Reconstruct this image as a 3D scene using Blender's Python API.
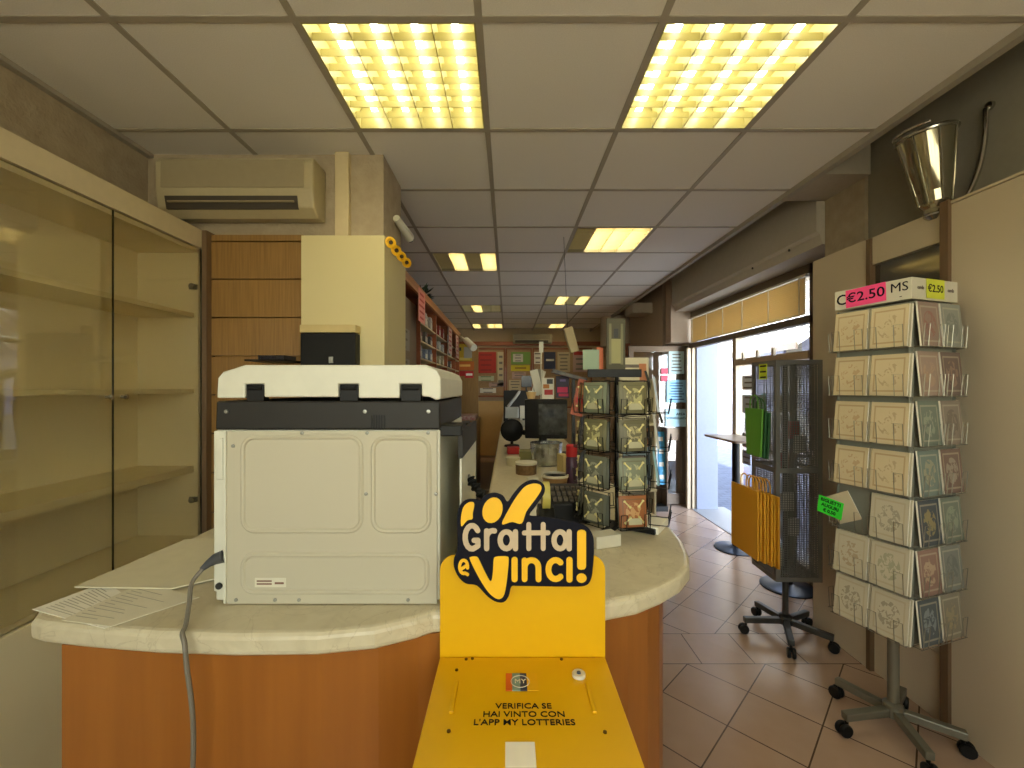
import bpy, math, random
from mathutils import Vector, Matrix
random.seed(7)
for o in list(bpy.data.objects): bpy.data.objects.remove(o, do_unlink=True)
SC = bpy.context.scene; COL = SC.collection
PI = math.pi
F = 428.0; CX, CY, CH = 508.0, 388.0, 1.45      # focal length in pixels, vanishing point, eye height

# ---------------------------------------------------------------- camera, world, sun, exposure
cd = bpy.data.cameras.new('camera'); cam = bpy.data.objects.new('camera', cd); COL.objects.link(cam)
cam.location = (0, 0, CH); cam.rotation_euler = (PI/2, 0, 0)
cd.sensor_width = 36; cd.lens = F*36/1024; cd.shift_x = 4/1024; cd.shift_y = 4/1024
cd.clip_start = 0.02; cd.clip_end = 200
SC.camera = cam
w = bpy.data.worlds.new('world'); SC.world = w; w.use_nodes = True
wn = w.node_tree; bg = wn.nodes['Background']
sky = wn.nodes.new('ShaderNodeTexSky'); sky.sky_type = 'HOSEK_WILKIE'
sky.sun_direction = Vector((-0.45, -0.35, 0.82)).normalized(); sky.turbidity = 3.5; sky.ground_albedo = .5
hs = wn.nodes.new('ShaderNodeHueSaturation'); hs.inputs['Saturation'].default_value = .6
wn.links.new(sky.outputs['Color'], hs.inputs['Color']); wn.links.new(hs.outputs['Color'], bg.inputs['Color']); bg.inputs['Strength'].default_value = 34.0
sd = bpy.data.lights.new('sun', 'SUN'); sd.energy = 5.0; sd.angle = 0.02; sd.color = (1, .95, .88)
sun = bpy.data.objects.new('sun', sd); COL.objects.link(sun)
sun.rotation_euler = Vector((-0.5, -0.25, 0.95)).to_track_quat('Z', 'Y').to_euler()
TUBE_W = 9.0                                     # emission strength of the fluorescent tubes
vs = SC.view_settings
SC.display_settings.display_device = 'sRGB'
vs.view_transform = 'Standard'; vs.look = 'None'; vs.gamma = 1; vs.use_curve_mapping = False
vs.exposure = 1.36
SC.cycles.max_bounces = 8; SC.cycles.diffuse_bounces = 4; SC.cycles.glossy_bounces = 4
SC.cycles.transmission_bounces = 8; SC.cycles.transparent_max_bounces = 16
SC.cycles.sample_clamp_indirect = 4.0
SC.cycles.caustics_reflective = False; SC.cycles.caustics_refractive = False

def portal(x, y, z, w_, h_, rot):
    l = bpy.data.lights.new('daylight', 'AREA'); l.shape = 'RECTANGLE'; l.size = w_; l.size_y = h_; l.cycles.is_portal = True
    o = bpy.data.objects.new('daylight', l); COL.objects.link(o); o.location = (x, y, z); o.rotation_euler = rot
portal(2.55, 4.2, 1.2, 2.0, 2.3, (PI/2, 0, PI/2))
portal(.1, -1.85, 1.7, 3.0, 1.4, (PI/2, 0, PI))  # sky portal at the added rear window

# ---------------------------------------------------------------- helpers
def P(x, y, Y):                                   # photo pixel at depth Y -> point
    return ((x-CX)*Y/F, Y, CH-(y-CY)*Y/F)
def lin(c):
    return tuple(((v/255)/12.92 if v/255 <= .04045 else ((v/255+.055)/1.055)**2.4) for v in c)
MATS = {}
def nodes_of(name):
    m = bpy.data.materials.new(name); m.use_nodes = True
    return m, m.node_tree, m.node_tree.nodes['Principled BSDF']
def mat(name, rgb, rough=.55, metal=0, noise=None, bump=None, spec=.5, trans=0, alpha=1, emit=None, coat=0):
    """noise = (scale, rgb2, detail, (sx,sy,sz)); bump = (scale, strength)"""
    if name in MATS: return MATS[name]
    m, nt, b = nodes_of(name); L = nt.links
    c = lin(rgb) + (1,)
    b.inputs['Base Color'].default_value = c
    b.inputs['Roughness'].default_value = rough; b.inputs['Metallic'].default_value = metal
    b.inputs['Specular IOR Level'].default_value = spec
    b.inputs['Transmission Weight'].default_value = trans; b.inputs['Alpha'].default_value = alpha
    b.inputs['Coat Weight'].default_value = coat
    tc = nt.nodes.new('ShaderNodeTexCoord')
    if noise is None: noise = (30, tuple(max(0, v*.97) for v in rgb), 3, (1, 1, 1))
    q = list(noise); q += [3, (1, 1, 1)][len(q)-2:] if len(q) < 4 else []; sc, rgb2, det, s3 = q
    if sc < 10: rgb2 = tuple((a*2+b_)/3 for a, b_ in zip(rgb, rgb2))
    mp = nt.nodes.new('ShaderNodeMapping'); mp.inputs['Scale'].default_value = s3
    L.new(tc.outputs['Object'], mp.inputs['Vector'])
    n = nt.nodes.new('ShaderNodeTexNoise'); n.inputs['Scale'].default_value = sc; n.inputs['Detail'].default_value = det
    L.new(mp.outputs['Vector'], n.inputs['Vector'])
    r = nt.nodes.new('ShaderNodeValToRGB'); r.color_ramp.elements[0].position = .25; r.color_ramp.elements[1].position = .75
    r.color_ramp.elements[0].color = lin(rgb2)+(1,); r.color_ramp.elements[1].color = c
    L.new(n.outputs['Fac'], r.inputs['Fac']); L.new(r.outputs['Color'], b.inputs['Base Color'])
    if bump:
        n2 = nt.nodes.new('ShaderNodeTexNoise'); n2.inputs['Scale'].default_value = bump[0]; n2.inputs['Detail'].default_value = 4
        L.new(tc.outputs['Object'], n2.inputs['Vector'])
        bp = nt.nodes.new('ShaderNodeBump'); bp.inputs['Strength'].default_value = bump[1]; bp.inputs['Distance'].default_value = .01
        L.new(n2.outputs['Fac'], bp.inputs['Height']); L.new(bp.outputs['Normal'], b.inputs['Normal'])
    if emit:
        b.inputs['Emission Color'].default_value = lin(emit[0])+(1,); b.inputs['Emission Strength'].default_value = emit[1]
    MATS[name] = m
    return m
def glass(name, rgb=(255, 255, 255), rough=.0, tint=.0, mirror=.06):
    """thin clear pane: mostly see-through, with a fresnel mirror"""
    if name in MATS: return MATS[name]
    m = bpy.data.materials.new(name); m.use_nodes = True; nt = m.node_tree; nt.nodes.clear(); L = nt.links
    out = nt.nodes.new('ShaderNodeOutputMaterial'); mx = nt.nodes.new('ShaderNodeMixShader')
    tr = nt.nodes.new('ShaderNodeBsdfTransparent'); tr.inputs['Color'].default_value = lin(rgb)+(1,)
    gl = nt.nodes.new('ShaderNodeBsdfGlossy'); gl.inputs['Roughness'].default_value = rough
    fr = nt.nodes.new('ShaderNodeLayerWeight'); fr.inputs['Blend'].default_value = .5
    pw = nt.nodes.new('ShaderNodeMath'); pw.operation = 'POWER'; pw.inputs[1].default_value = 5
    ad = nt.nodes.new('ShaderNodeMath'); ad.operation = 'ADD'; ad.inputs[1].default_value = mirror; ad.use_clamp = True
    L.new(fr.outputs['Facing'], pw.inputs[0]); L.new(pw.outputs[0], ad.inputs[0]); L.new(ad.outputs[0], mx.inputs[0])
    L.new(tr.outputs[0], mx.inputs[1]); L.new(gl.outputs[0], mx.inputs[2]); L.new(mx.outputs[0], out.inputs['Surface'])
    MATS[name] = m; return m
def sheer(name, rgb, k):
    m = bpy.data.materials.new(name); m.use_nodes = True; nt = m.node_tree; nt.nodes.clear(); L = nt.links
    out = nt.nodes.new('ShaderNodeOutputMaterial'); mx = nt.nodes.new('ShaderNodeMixShader'); mx.inputs[0].default_value = k
    a = nt.nodes.new('ShaderNodeBsdfDiffuse'); b = nt.nodes.new('ShaderNodeBsdfTranslucent')
    for q in (a, b): q.inputs['Color'].default_value = lin(rgb)+(1,)
    L.new(a.outputs[0], mx.inputs[1]); L.new(b.outputs[0], mx.inputs[2]); L.new(mx.outputs[0], out.inputs['Surface'])
    return m
def emis(name, rgb, s):
    if name in MATS: return MATS[name]
    m = bpy.data.materials.new(name); m.use_nodes = True; nt = m.node_tree; nt.nodes.clear()
    out = nt.nodes.new('ShaderNodeOutputMaterial'); e = nt.nodes.new('ShaderNodeEmission')
    e.inputs['Color'].default_value = lin(rgb)+(1,); e.inputs['Strength'].default_value = s
    nt.links.new(e.outputs[0], out.inputs['Surface']); MATS[name] = m; return m

class MB:
    def __init__(s): s.v = []; s.f = []; s.mi = []; s.cur = 0
    def m(s, i): s.cur = i; return s
    def add(s, vs_, fs):
        k = len(s.v); s.v += [tuple(p) for p in vs_]
        for f in fs: s.f.append([k+i for i in f]); s.mi.append(s.cur)
        return s
    def box(s, x0, x1, y0, y1, z0, z1, M=None):
        if x0 > x1: x0, x1 = x1, x0
        if y0 > y1: y0, y1 = y1, y0
        if z0 > z1: z0, z1 = z1, z0
        v = [Vector(p) for p in ((x0,y0,z0),(x1,y0,z0),(x1,y1,z0),(x0,y1,z0),(x0,y0,z1),(x1,y0,z1),(x1,y1,z1),(x0,y1,z1))]
        if M is not None: v = [M @ p for p in v]
        return s.add(v, [(0,3,2,1),(4,5,6,7),(0,1,5,4),(1,2,6,5),(2,3,7,6),(3,0,4,7)])
    def quad(s, a, b, c, d): return s.add([a, b, c, d], [(0,1,2,3)])
    def prism(s, poly, y0, y1, axis='Y', M=None):
        """poly = 2D points; axis Y: (x,z), axis Z: (x,y), axis X: (y,z)"""
        n = len(poly)
        a = sum(poly[i][0]*poly[(i+1) % n][1]-poly[(i+1) % n][0]*poly[i][1] for i in range(n))
        if a < 0: poly = poly[::-1]
        def pt(p, t):
            q = (p[0], t, p[1]) if axis == 'Y' else ((p[0], p[1], t) if axis == 'Z' else (t, p[0], p[1]))
            return (M @ Vector(q)) if M is not None else q
        v = [pt(p, y0) for p in poly]+[pt(p, y1) for p in poly]
        fs = [tuple(range(n-1, -1, -1)), tuple(range(n, 2*n))]+[(i, (i+1) % n, n+(i+1) % n, n+i) for i in range(n)]
        if axis == 'Y': fs = [f[::-1] for f in fs]
        return s.add(v, fs)
    def tube(s, pts, r, n=8, closed=False, caps=True):
        pts = [Vector(p) for p in pts]; N = len(pts)
        rs = r if isinstance(r, (list, tuple)) else [r]*N
        rings = []; ref = None
        for i in range(N):
            if closed: t = (pts[(i+1) % N]-pts[i-1])
            else: t = (pts[min(i+1, N-1)]-pts[max(i-1, 0)])
            if t.length < 1e-9: t = Vector((0, 0, 1))
            t.normalize()
            if ref is None: ref = t.orthogonal().normalized()
            u = (ref-t*ref.dot(t))
            if u.length < 1e-6: u = t.orthogonal()
            u.normalize(); ref = u; w_ = t.cross(u)
            rings.append([pts[i]+(u*math.cos(2*PI*k/n)+w_*math.sin(2*PI*k/n))*rs[i] for k in range(n)])
        v = [p for R in rings for p in R]; fs = []
        for i in range(N if closed else N-1):
            j = (i+1) % N
            for k in range(n): fs.append((i*n+k, i*n+(k+1) % n, j*n+(k+1) % n, j*n+k))
        if caps and not closed: fs += [tuple(range(n-1, -1, -1)), tuple((N-1)*n+k for k in range(n))]
        return s.add(v, fs)
    def lathe(s, prof, c=(0, 0, 0), n=24, M=None):
        """prof = (r,z) list; solid of revolution about z through c"""
        v = []; fs = []; N = len(prof)
        for r, z in prof:
            for k in range(n):
                p = Vector((r*math.cos(2*PI*k/n), r*math.sin(2*PI*k/n), z))
                if M is not None: p = M @ p
                v.append(p+Vector(c))
        for i in range(N-1):
            for k in range(n): fs.append((i*n+k, i*n+(k+1) % n, (i+1)*n+(k+1) % n, (i+1)*n+k))
        if prof[0][0] > 1e-5: fs.append(tuple(range(n-1, -1, -1)))
        if prof[-1][0] > 1e-5: fs.append(tuple((N-1)*n+k for k in range(n)))
        return s.add(v, fs)
    def build(s, name, mats, parent=None, bevel=0, smooth=False, seg=2, loc=None):
        me = bpy.data.meshes.new(name); v = s.v
        if loc is not None: v = [(p[0]-loc[0], p[1]-loc[1], p[2]-loc[2]) for p in v]
        me.from_pydata([tuple(p) for p in v], [], s.f)
        if not isinstance(mats, (list, tuple)): mats = [mats]
        for m_ in mats: me.materials.append(m_)
        for i, p in enumerate(me.polygons):
            p.material_index = s.mi[i]; p.use_smooth = bool(smooth)
        if smooth:
            me.update()
            try: me.set_sharp_from_angle(angle=math.radians(40))
            except Exception: pass
        o = bpy.data.objects.new(name, me); COL.objects.link(o)
        if loc is not None: o.location = loc
        if parent is not None: o.parent = parent
        if bevel:
            b = o.modifiers.new('bevel', 'BEVEL'); b.width = bevel; b.segments = seg; b.limit_method = 'ANGLE'
            b.angle_limit = math.radians(40)
        return o
def tag(o, label=None, cat=None, group=None, kind=None):
    if label: o['label'] = label
    if cat: o['category'] = cat
    if group: o['group'] = group
    if kind: o['kind'] = kind
    return o
def thing(name, label, cat, loc=(0, 0, 0), rz=0, group=None):
    o = bpy.data.objects.new(name, None); o.empty_display_size = .05; COL.objects.link(o)
    o.location = loc; o.rotation_euler = (0, 0, rz)
    return tag(o, label, cat, group)
def struct(name, mb, m, **k): return tag(mb.build(name, m, **k), kind='structure')
def kids(o): return [c for c in bpy.data.objects if c.parent == o]
def dup(o, parent=None):
    c = o.copy(); COL.objects.link(c)
    if parent is not None: c.parent = parent
    for ch in kids(o): dup(ch, c)
    return c
def rrect(x0, x1, z0, z1, r, n=5):
    pts = []
    for cx, cz, a0 in ((x1-r, z1-r, 0), (x0+r, z1-r, 90), (x0+r, z0+r, 180), (x1-r, z0+r, 270)):
        for i in range(n+1):
            a = math.radians(a0+90*i/n); pts.append((cx+r*math.cos(a), cz+r*math.sin(a)))
    return pts
def smooth_poly(pts, k=4):
    """Catmull-Rom through closed 2D points"""
    n = len(pts); out = []
    for i in range(n):
        p0, p1, p2, p3 = pts[i-1], pts[i], pts[(i+1) % n], pts[(i+2) % n]
        for j in range(k):
            t = j/k
            out.append(tuple(.5*((2*p1[a])+(-p0[a]+p2[a])*t+(2*p0[a]-5*p1[a]+4*p2[a]-p3[a])*t*t+(-p0[a]+3*p1[a]-3*p2[a]+p3[a])*t**3) for a in (0, 1)))
    return out
def text_mesh(s, size, M, bold=0.0, depth=.0004, align='CENTER', sx=1.0):
    cu = bpy.data.curves.new('lettering', 'FONT'); cu.body = s; cu.size = size; cu.offset = bold; cu.extrude = depth
    cu.align_x = align; cu.align_y = 'CENTER'; cu.resolution_u = 3
    o = bpy.data.objects.new('lettering', cu); COL.objects.link(o)
    dg = bpy.context.evaluated_depsgraph_get(); dg.update()
    me = bpy.data.meshes.new_from_object(o.evaluated_get(dg))
    vs_ = [M @ Vector((v.co.x*sx, v.co.y, v.co.z)) for v in me.vertices]; fs = [tuple(p.vertices) for p in me.polygons]
    bpy.data.objects.remove(o, do_unlink=True); bpy.data.curves.remove(cu); bpy.data.meshes.remove(me)
    return vs_, fs
def frame_M(o, xa, ya):
    """matrix: local x -> xa, local y -> ya, origin o"""
    xa = Vector(xa).normalized(); ya = Vector(ya).normalized(); za = xa.cross(ya)
    M = Matrix((xa, ya, za)).transposed().to_4x4(); M.translation = Vector(o); return M
def lettering(name, s, size, M, m, parent, **k):
    v, f = text_mesh(s, size, M, **k); mb = MB(); mb.add(v, f); return mb.build(name, m, parent)

# ---------------------------------------------------------------- materials
M_tile = mat('ceiling_tile', (236, 232, 224), .9, noise=(260, (224, 220, 212), 2), bump=(300, .15))
M_tbar = mat('ceiling_bar', (168, 160, 144), .6)
M_plaster = mat('textured_plaster', (178, 164, 138), .9, noise=(14, (160, 145, 120), 6), bump=(60, .5))
M_wallgrey = mat('wall_grey', (150, 141, 124), .85, noise=(8, (142, 132, 115)))
M_band = mat('band_grey', (150, 144, 128), .8)
M_panel = mat('panel_beige', (200, 186, 160), .55, noise=(3, (196, 182, 156)))
M_cream = mat('cream_laminate', (226, 215, 178), .45, noise=(4, (212, 197, 152)))
M_creamin = mat('cabinet_cream', (236, 226, 194), .5, noise=(4, (231, 221, 189)))
M_warmwall = mat('warm_wall', (206, 186, 140), .8)
M_darkw = mat('dark_brown', (60, 48, 38), .7)
M_black = mat('black_plastic', (22, 22, 22), .5, spec=.25)
M_dark = mat('dark_metal', (52, 52, 50), .45, .3)
M_wire = mat('black_wire', (30, 29, 27), .4, .5)
M_wirec = mat('chrome_wire', (150, 148, 135), .35, .8)
M_chrome = mat('chrome', (200, 198, 190), .18, 1)
M_steel = mat('grey_steel', (150, 150, 142), .35, .8)
M_white = mat('white_plastic', (225, 224, 206), .4)
M_offwhite = mat('off_white', (214, 210, 190), .5)
M_paper = mat('paper', (238, 234, 218), .8)
M_yellow = mat('yellow_plastic', (222, 172, 0), .38, noise=(6, (218, 168, 0)))
M_navy = mat('navy_ink', (14, 15, 28), .6, spec=.15)
M_ylet = mat('yellow_ink', (245, 190, 20), .5)
M_tan = mat('tan_ink', (200, 180, 150), .5)
M_red = mat('red', (178, 32, 26), .5)
M_alu = mat('brown_anodised', (112, 96, 80), .4, .4)
M_alul = mat('beige_frame', (186, 166, 136), .45, .1)

def wood(name, c1, c2, scale=(1, 1, .08), rough=.42, sc=40):
    return mat(name, c1, rough, noise=(sc, c2, 5, scale), coat=.15)
M_wood = wood('cherry_wood', (160, 98, 36), (144, 86, 30), (1, 1, .06), .35, 30)
M_slat = wood('slatwall_wood', (158, 120, 62), (130, 96, 46), (1, 1, .04), .5, 110)
M_shelfwood = wood('red_wood', (150, 82, 42), (128, 66, 34), (1, .06, 1), .5, 40)
M_upright = wood('upright_wood', (116, 92, 66), (98, 76, 54), (1, 1, .06), .5, 40)

def marble():
    m, nt, b = nodes_of('marble_laminate'); L = nt.links
    tc = nt.nodes.new('ShaderNodeTexCoord')
    n = nt.nodes.new('ShaderNodeTexNoise'); n.inputs['Scale'].default_value = 22; n.inputs['Detail'].default_value = 8; n.inputs['Distortion'].default_value = 1.2
    L.new(tc.outputs['Object'], n.inputs['Vector'])
    r = nt.nodes.new('ShaderNodeValToRGB'); e = r.color_ramp.elements
    e[0].position = .3; e[0].color = lin((196, 186, 156))+(1,); e[1].position = .7; e[1].color = lin((208, 199, 170))+(1,)
    x = e.new(.5); x.color = lin((203, 193, 163))+(1,)
    L.new(n.outputs['Fac'], r.inputs['Fac'])
    n2 = nt.nodes.new('ShaderNodeTexNoise'); n2.inputs['Scale'].default_value = 5; n2.inputs['Detail'].default_value = 9; n2.inputs['Distortion'].default_value = 2.5
    L.new(tc.outputs['Object'], n2.inputs['Vector'])
    r2 = nt.nodes.new('ShaderNodeValToRGB'); e = r2.color_ramp.elements
    e[0].position = .49; e[0].color = (0, 0, 0, 1); e[1].position = .51; e[1].color = (0, 0, 0, 1); x = e.new(.5); x.color = (1, 1, 1, 1)
    L.new(n2.outputs['Fac'], r2.inputs['Fac'])
    mx = nt.nodes.new('ShaderNodeMixRGB'); mx.inputs[2].default_value = lin((150, 134, 102))+(1,)
    mu = nt.nodes.new('ShaderNodeMath'); mu.operation = 'MULTIPLY'; mu.inputs[1].default_value = .35
    L.new(r2.outputs['Color'], mu.inputs[0]); L.new(mu.outputs[0], mx.inputs[0]); L.new(r.outputs['Color'], mx.inputs[1])
    L.new(mx.outputs[0], b.inputs['Base Color']); b.inputs['Roughness'].default_value = .28
    return m
M_marble = marble()

def floor_mat():
    """square tiles laid diagonally with one straight course where two rooms met"""
    m, nt, b = nodes_of('floor_tile'); L = nt.links
    def math_(op, a, c=None, cl=False):
        n = nt.nodes.new('ShaderNodeMath'); n.operation = op; n.use_clamp = cl
        for i, q in enumerate((a, c)):
            if q is None: continue
            if isinstance(q, (int, float)): n.inputs[i].default_value = q
            else: L.new(q, n.inputs[i])
        return n.outputs[0]
    tc = nt.nodes.new('ShaderNodeTexCoord'); sp = nt.nodes.new('ShaderNodeSeparateXYZ'); L.new(tc.outputs['Object'], sp.inputs[0])
    x, y = sp.outputs[0], sp.outputs[1]
    S = .41
    u = math_('DIVIDE', math_('ADD', math_('SUBTRACT', x, y), 0.896), S)
    v = math_('DIVIDE', math_('SUBTRACT', math_('ADD', x, y), 3.19), S)
    def edge(t): # distance to grout 0..0.5
        f = math_('FRACT', t); return math_('MINIMUM', f, math_('SUBTRACT', 1.0, f))
    dd = math_('MULTIPLY', math_('MINIMUM', edge(u), edge(v)), S/1.414)
    us = math_('DIVIDE', math_('SUBTRACT', x, 1.02), .28)
    ds = math_('MULTIPLY', edge(us), .28)
    inside = math_('MULTIPLY', math_('GREATER_THAN', y, 2.25), math_('LESS_THAN', y, 2.525))
    d = math_('ADD', math_('MULTIPLY', ds, inside), math_('MULTIPLY', dd, math_('SUBTRACT', 1.0, inside)))
    d = math_('MINIMUM', d, math_('ABSOLUTE', math_('SUBTRACT', y, 2.25)))
    d = math_('MINIMUM', d, math_('ABSOLUTE', math_('SUBTRACT', y, 2.525)))
    g = math_('LESS_THAN', d, .003)
    # tile tone per tile
    fl = nt.nodes.new('ShaderNodeCombineXYZ'); L.new(math_('FLOOR', u), fl.inputs[0]); L.new(math_('FLOOR', v), fl.inputs[1])
    wnn = nt.nodes.new('ShaderNodeTexWhiteNoise'); L.new(fl.outputs[0], wnn.inputs['Vector'])
    n = nt.nodes.new('ShaderNodeTexNoise'); n.inputs['Scale'].default_value = 9; n.inputs['Detail'].default_value = 6; L.new(tc.outputs['Object'], n.inputs['Vector'])
    k = math_('ADD', math_('MULTIPLY', wnn.outputs['Value'], .35), math_('MULTIPLY', n.outputs['Fac'], .65))
    mx = nt.nodes.new('ShaderNodeMixRGB'); mx.inputs[1].default_value = lin((166, 138, 116))+(1,); mx.inputs[2].default_value = lin((188, 162, 142))+(1,)
    L.new(k, mx.inputs[0])
    m2 = nt.nodes.new('ShaderNodeMixRGB'); m2.inputs[2].default_value = lin((84, 66, 52))+(1,)
    L.new(g, m2.inputs[0]); L.new(mx.outputs[0], m2.inputs[1]); L.new(m2.outputs[0], b.inputs['Base Color'])
    b.inputs['Roughness'].default_value = .24
    bp = nt.nodes.new('ShaderNodeBump'); bp.inputs['Strength'].default_value = .4; bp.inputs['Distance'].default_value = .002
    L.new(math_('SUBTRACT', 1.0, g), bp.inputs['Height']); L.new(bp.outputs['Normal'], b.inputs['Normal'])
    return m
M_floor = floor_mat()

def brickish(name, c1, c2, mortar, scale, bw=.5, rh=.25, rough=.85, swiz=None):
    m, nt, b = nodes_of(name); L = nt.links
    tc = nt.nodes.new('ShaderNodeTexCoord'); br = nt.nodes.new('ShaderNodeTexBrick')
    br.inputs['Color1'].default_value = lin(c1)+(1,); br.inputs['Color2'].default_value = lin(c2)+(1,); br.inputs['Mortar'].default_value = lin(mortar)+(1,)
    br.inputs['Scale'].default_value = scale; br.inputs['Brick Width'].default_value = bw; br.inputs['Row Height'].default_value = rh; br.inputs['Mortar Size'].default_value = .015
    if swiz:
        s_ = nt.nodes.new('ShaderNodeSeparateXYZ'); c_ = nt.nodes.new('ShaderNodeCombineXYZ'); L.new(tc.outputs['Object'], s_.inputs[0])
        L.new(s_.outputs[swiz[0]], c_.inputs[0]); L.new(s_.outputs[swiz[1]], c_.inputs[1]); L.new(c_.outputs[0], br.inputs['Vector'])
    else: L.new(tc.outputs['Object'], br.inputs['Vector'])
    L.new(br.outputs['Color'], b.inputs['Base Color']); b.inputs['Roughness'].default_value = rough
    return m
M_brick = brickish('pale_brick', (136, 128, 116), (118, 110, 98), (92, 86, 78), 2.0, .5, .14, swiz=(1, 2))
M_cobble = brickish('street_setts', (88, 95, 112), (76, 82, 98), (56, 60, 70), 3.0, .5, .3)

# ---------------------------------------------------------------- room shell
XL, XR, YB, YE = -1.85, 2.25, -1.6, 8.9
ZC, ZS = 2.65, 2.85
struct('floor', MB().box(XL-.3, 2.55, YB-.2, YE+.2, -.1, 0), M_floor)
gx = [-1.85, -1.295, -.695, -.095, .505, 1.105, 1.705]
gy = [-1.61+.6*k for k in range(18)]
# ceiling lights: (tile column, tile row start, tubes burning left to right)
LIGHTS = [(2, 1.39, (1,1,1,1)), (4, 1.39, (1,1,1,1)), (4, 3.19, (0,1,1,1)), (2, 3.79, (0,1,0,1)), (4, 5.59, (0,1,0,1)),
          (2, 6.19, (0,1,0,0)), (2, 7.99, (1,0,1,1)), (4, 7.99, (0,0,1,1)), (2, -1.01, (1,1,1,1)), (4, -1.01, (1,1,1,1))]  # last two: unseen fittings added behind the camera to help light the room
mb = MB()
for i in range(6):
    for j in range(17):
        if any(c == i and abs(y-gy[j]) < .05 for c, y, _ in LIGHTS): continue
        mb.box(gx[i]+.001, gx[i+1]-.001, gy[j]+.001, min(gy[j+1], YE)-.001, ZC, ZC+.015)
struct('ceiling', mb, M_tile)
struct('ceiling', MB().box(XL-.3, 2.55, YB-.2, YE+.2, ZS, ZS+.12), M_band)
mb = MB()
for x in gx[1:-1]: mb.box(x-.012, x+.012, YB, YE, ZC-.004, ZC+.02)
for y in gy[1:]:
    if y < YE: mb.box(XL, 1.705, y-.012, y+.012, ZC-.0035, ZC+.019)
mb.box(1.700, 1.735, YB, YE, ZC-.03, ZC+.03)
struct('trim_1', mb, M_tbar)
struct('trim_1', MB().box(XL, XL+.03, YB, 2.2, ZC-.02, ZC+.01), M_tbar)

struct('wall_left', MB().box(XL-.2, XL, YB, 2.2, 0, ZS), M_plaster)
struct('wall_left', MB().box(XL-.2, -1.25, 2.2, 2.4, 0, ZS), M_plaster)
struct('wall_left', MB().box(-1.45, -1.25, 2.4, YE, 0, ZS), M_warmwall)
mb = MB().box(-1.25, -.64, 2.2, 2.56, 0, ZC)
struct('wall_pillar', mb, M_plaster)
mb = MB(); mb.box(XL-.2, -1.4, YB-.2, YB, 0, ZS); mb.box(1.6, 2.55, YB-.2, YB, 0, ZS); mb.box(-1.4, 1.6, YB-.2, YB, 0, 1.0); mb.box(-1.4, 1.6, YB-.2, YB, 2.4, ZS)
struct('wall_rear', mb, M_wallgrey)
mb = MB(); mb.box(-.43, -.37, YB-.1, YB-.04, 1.0, 2.4); mb.box(.57, .63, YB-.1, YB-.04, 1.0, 2.4)
struct('added_window', mb, M_alul)  # unseen window added behind the camera to let in fill daylight
struct('added_window', MB().box(-1.4, 1.6, YB-.08, YB-.075, 1.0, 2.4), glass('added_fill_pane', (206, 200, 186)))  # pane tint set to warm and dim the added daylight
struct('wall_back', MB().box(-1.45, 2.55, YE, YE+.2, 0, ZS), mat('back_wall', (190, 168, 134), .85))
struct('wall_back', MB().box(-1.24, .9, YE-.02, YE-.001, .05, 1.18), mat('ochre_dado', (228, 188, 122), .8))
struct('trim_2', MB().box(-1.24, 2.0, YE-.06, YE-.001, 2.33, 2.41), M_shelfwood)
# right side: outside wall with the shop front opening, cladding, pillar, beam
mb = MB()
mb.box(XR, XR+.3, YB, 2.7, 0, ZS); mb.box(XR, XR+.3, 2.7, 5.2, 2.36, ZS); mb.box(XR, XR+.3, 5.2, YE, 0, ZS)
mb.box(XR, XR+.3, 2.7, 3.08, 0, 2.36)
struct('wall_right', mb, mat('wall_right_paint', (180, 168, 152), .8))
struct('wall_right', MB().box(2.02, XR-.001, YB, 2.40, 2.2, ZS), M_band)
struct('wall_right', MB().box(2.0, XR-.001, 2.40, 2.70, 0, ZC), M_plaster)
struct('wall_right', MB().box(1.735, 2.0, 2.36, 2.70, ZC-.02, ZS), mat('beam_paint', (176, 166, 148), .8))
# cladding panels with joints
mb = MB()
mb.box(1.86, XR-.26, 2.21, 2.61, 0, 2.22)
mb.box(1.86, 2.0, YB, 1.80, 0, 2.22)
mb.box(1.875, 2.0, 1.83, 2.19, 0, .29); mb.box(1.875, 2.0, 1.83, 2.19, .295, .58); mb.box(1.875, 2.0, 1.83, 2.19, .585, 1.30)
mb.box(1.865, 2.0, 1.83, 2.19, 2.08, 2.22)
struct('wall_right', mb, M_panel)
struct('trim_3', MB().box(1.852, 1.9, 2.19, 2.215, 0, 2.215), M_upright)
struct('trim_3', MB().box(1.845, 1.9, 1.795, 1.83, 0, 2.24), M_upright)
struct('trim_3', MB().box(1.852, 2.02, YB, 1.79, 2.222, 2.232), M_panel)
mir = mat('smoked_mirror', (120, 116, 104), .08, .85)
struct('window_3', MB().box(1.878, 2.0, 1.832, 2.188, 1.31, 2.075), mir)
# far right bits past the shop front
far = mat('far_right_wall', (176, 158, 140), .85)
struct('wall_right', MB().box(2.02, XR-.001, 5.6, YE, 0, ZS), far)
struct('wall_right', MB().box(1.96, XR-.002, 5.15, 5.32, 2.0, ZS), far)
prof = [(.24, 0), (.24, .62)]
struct('trim_4', MB().box(1.74, 2.02, 5.98, 6.35, 2.5, 2.64), mat('beam_paint2', (182, 172, 156), .8))
mb = MB(); mb.lathe([(.26, 0), (.26, .5)], (1.84, 7.3, 2.15), 28); struct('trim_5', mb, mat('column_paint', (180, 166, 148), .85), smooth=True)
struct('trim_6', MB().prism([(1.60, 1.98), (2.0, 1.98), (2.0, 2.18), (1.9, 2.18)], 7.0, 7.06), M_shelfwood)

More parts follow.
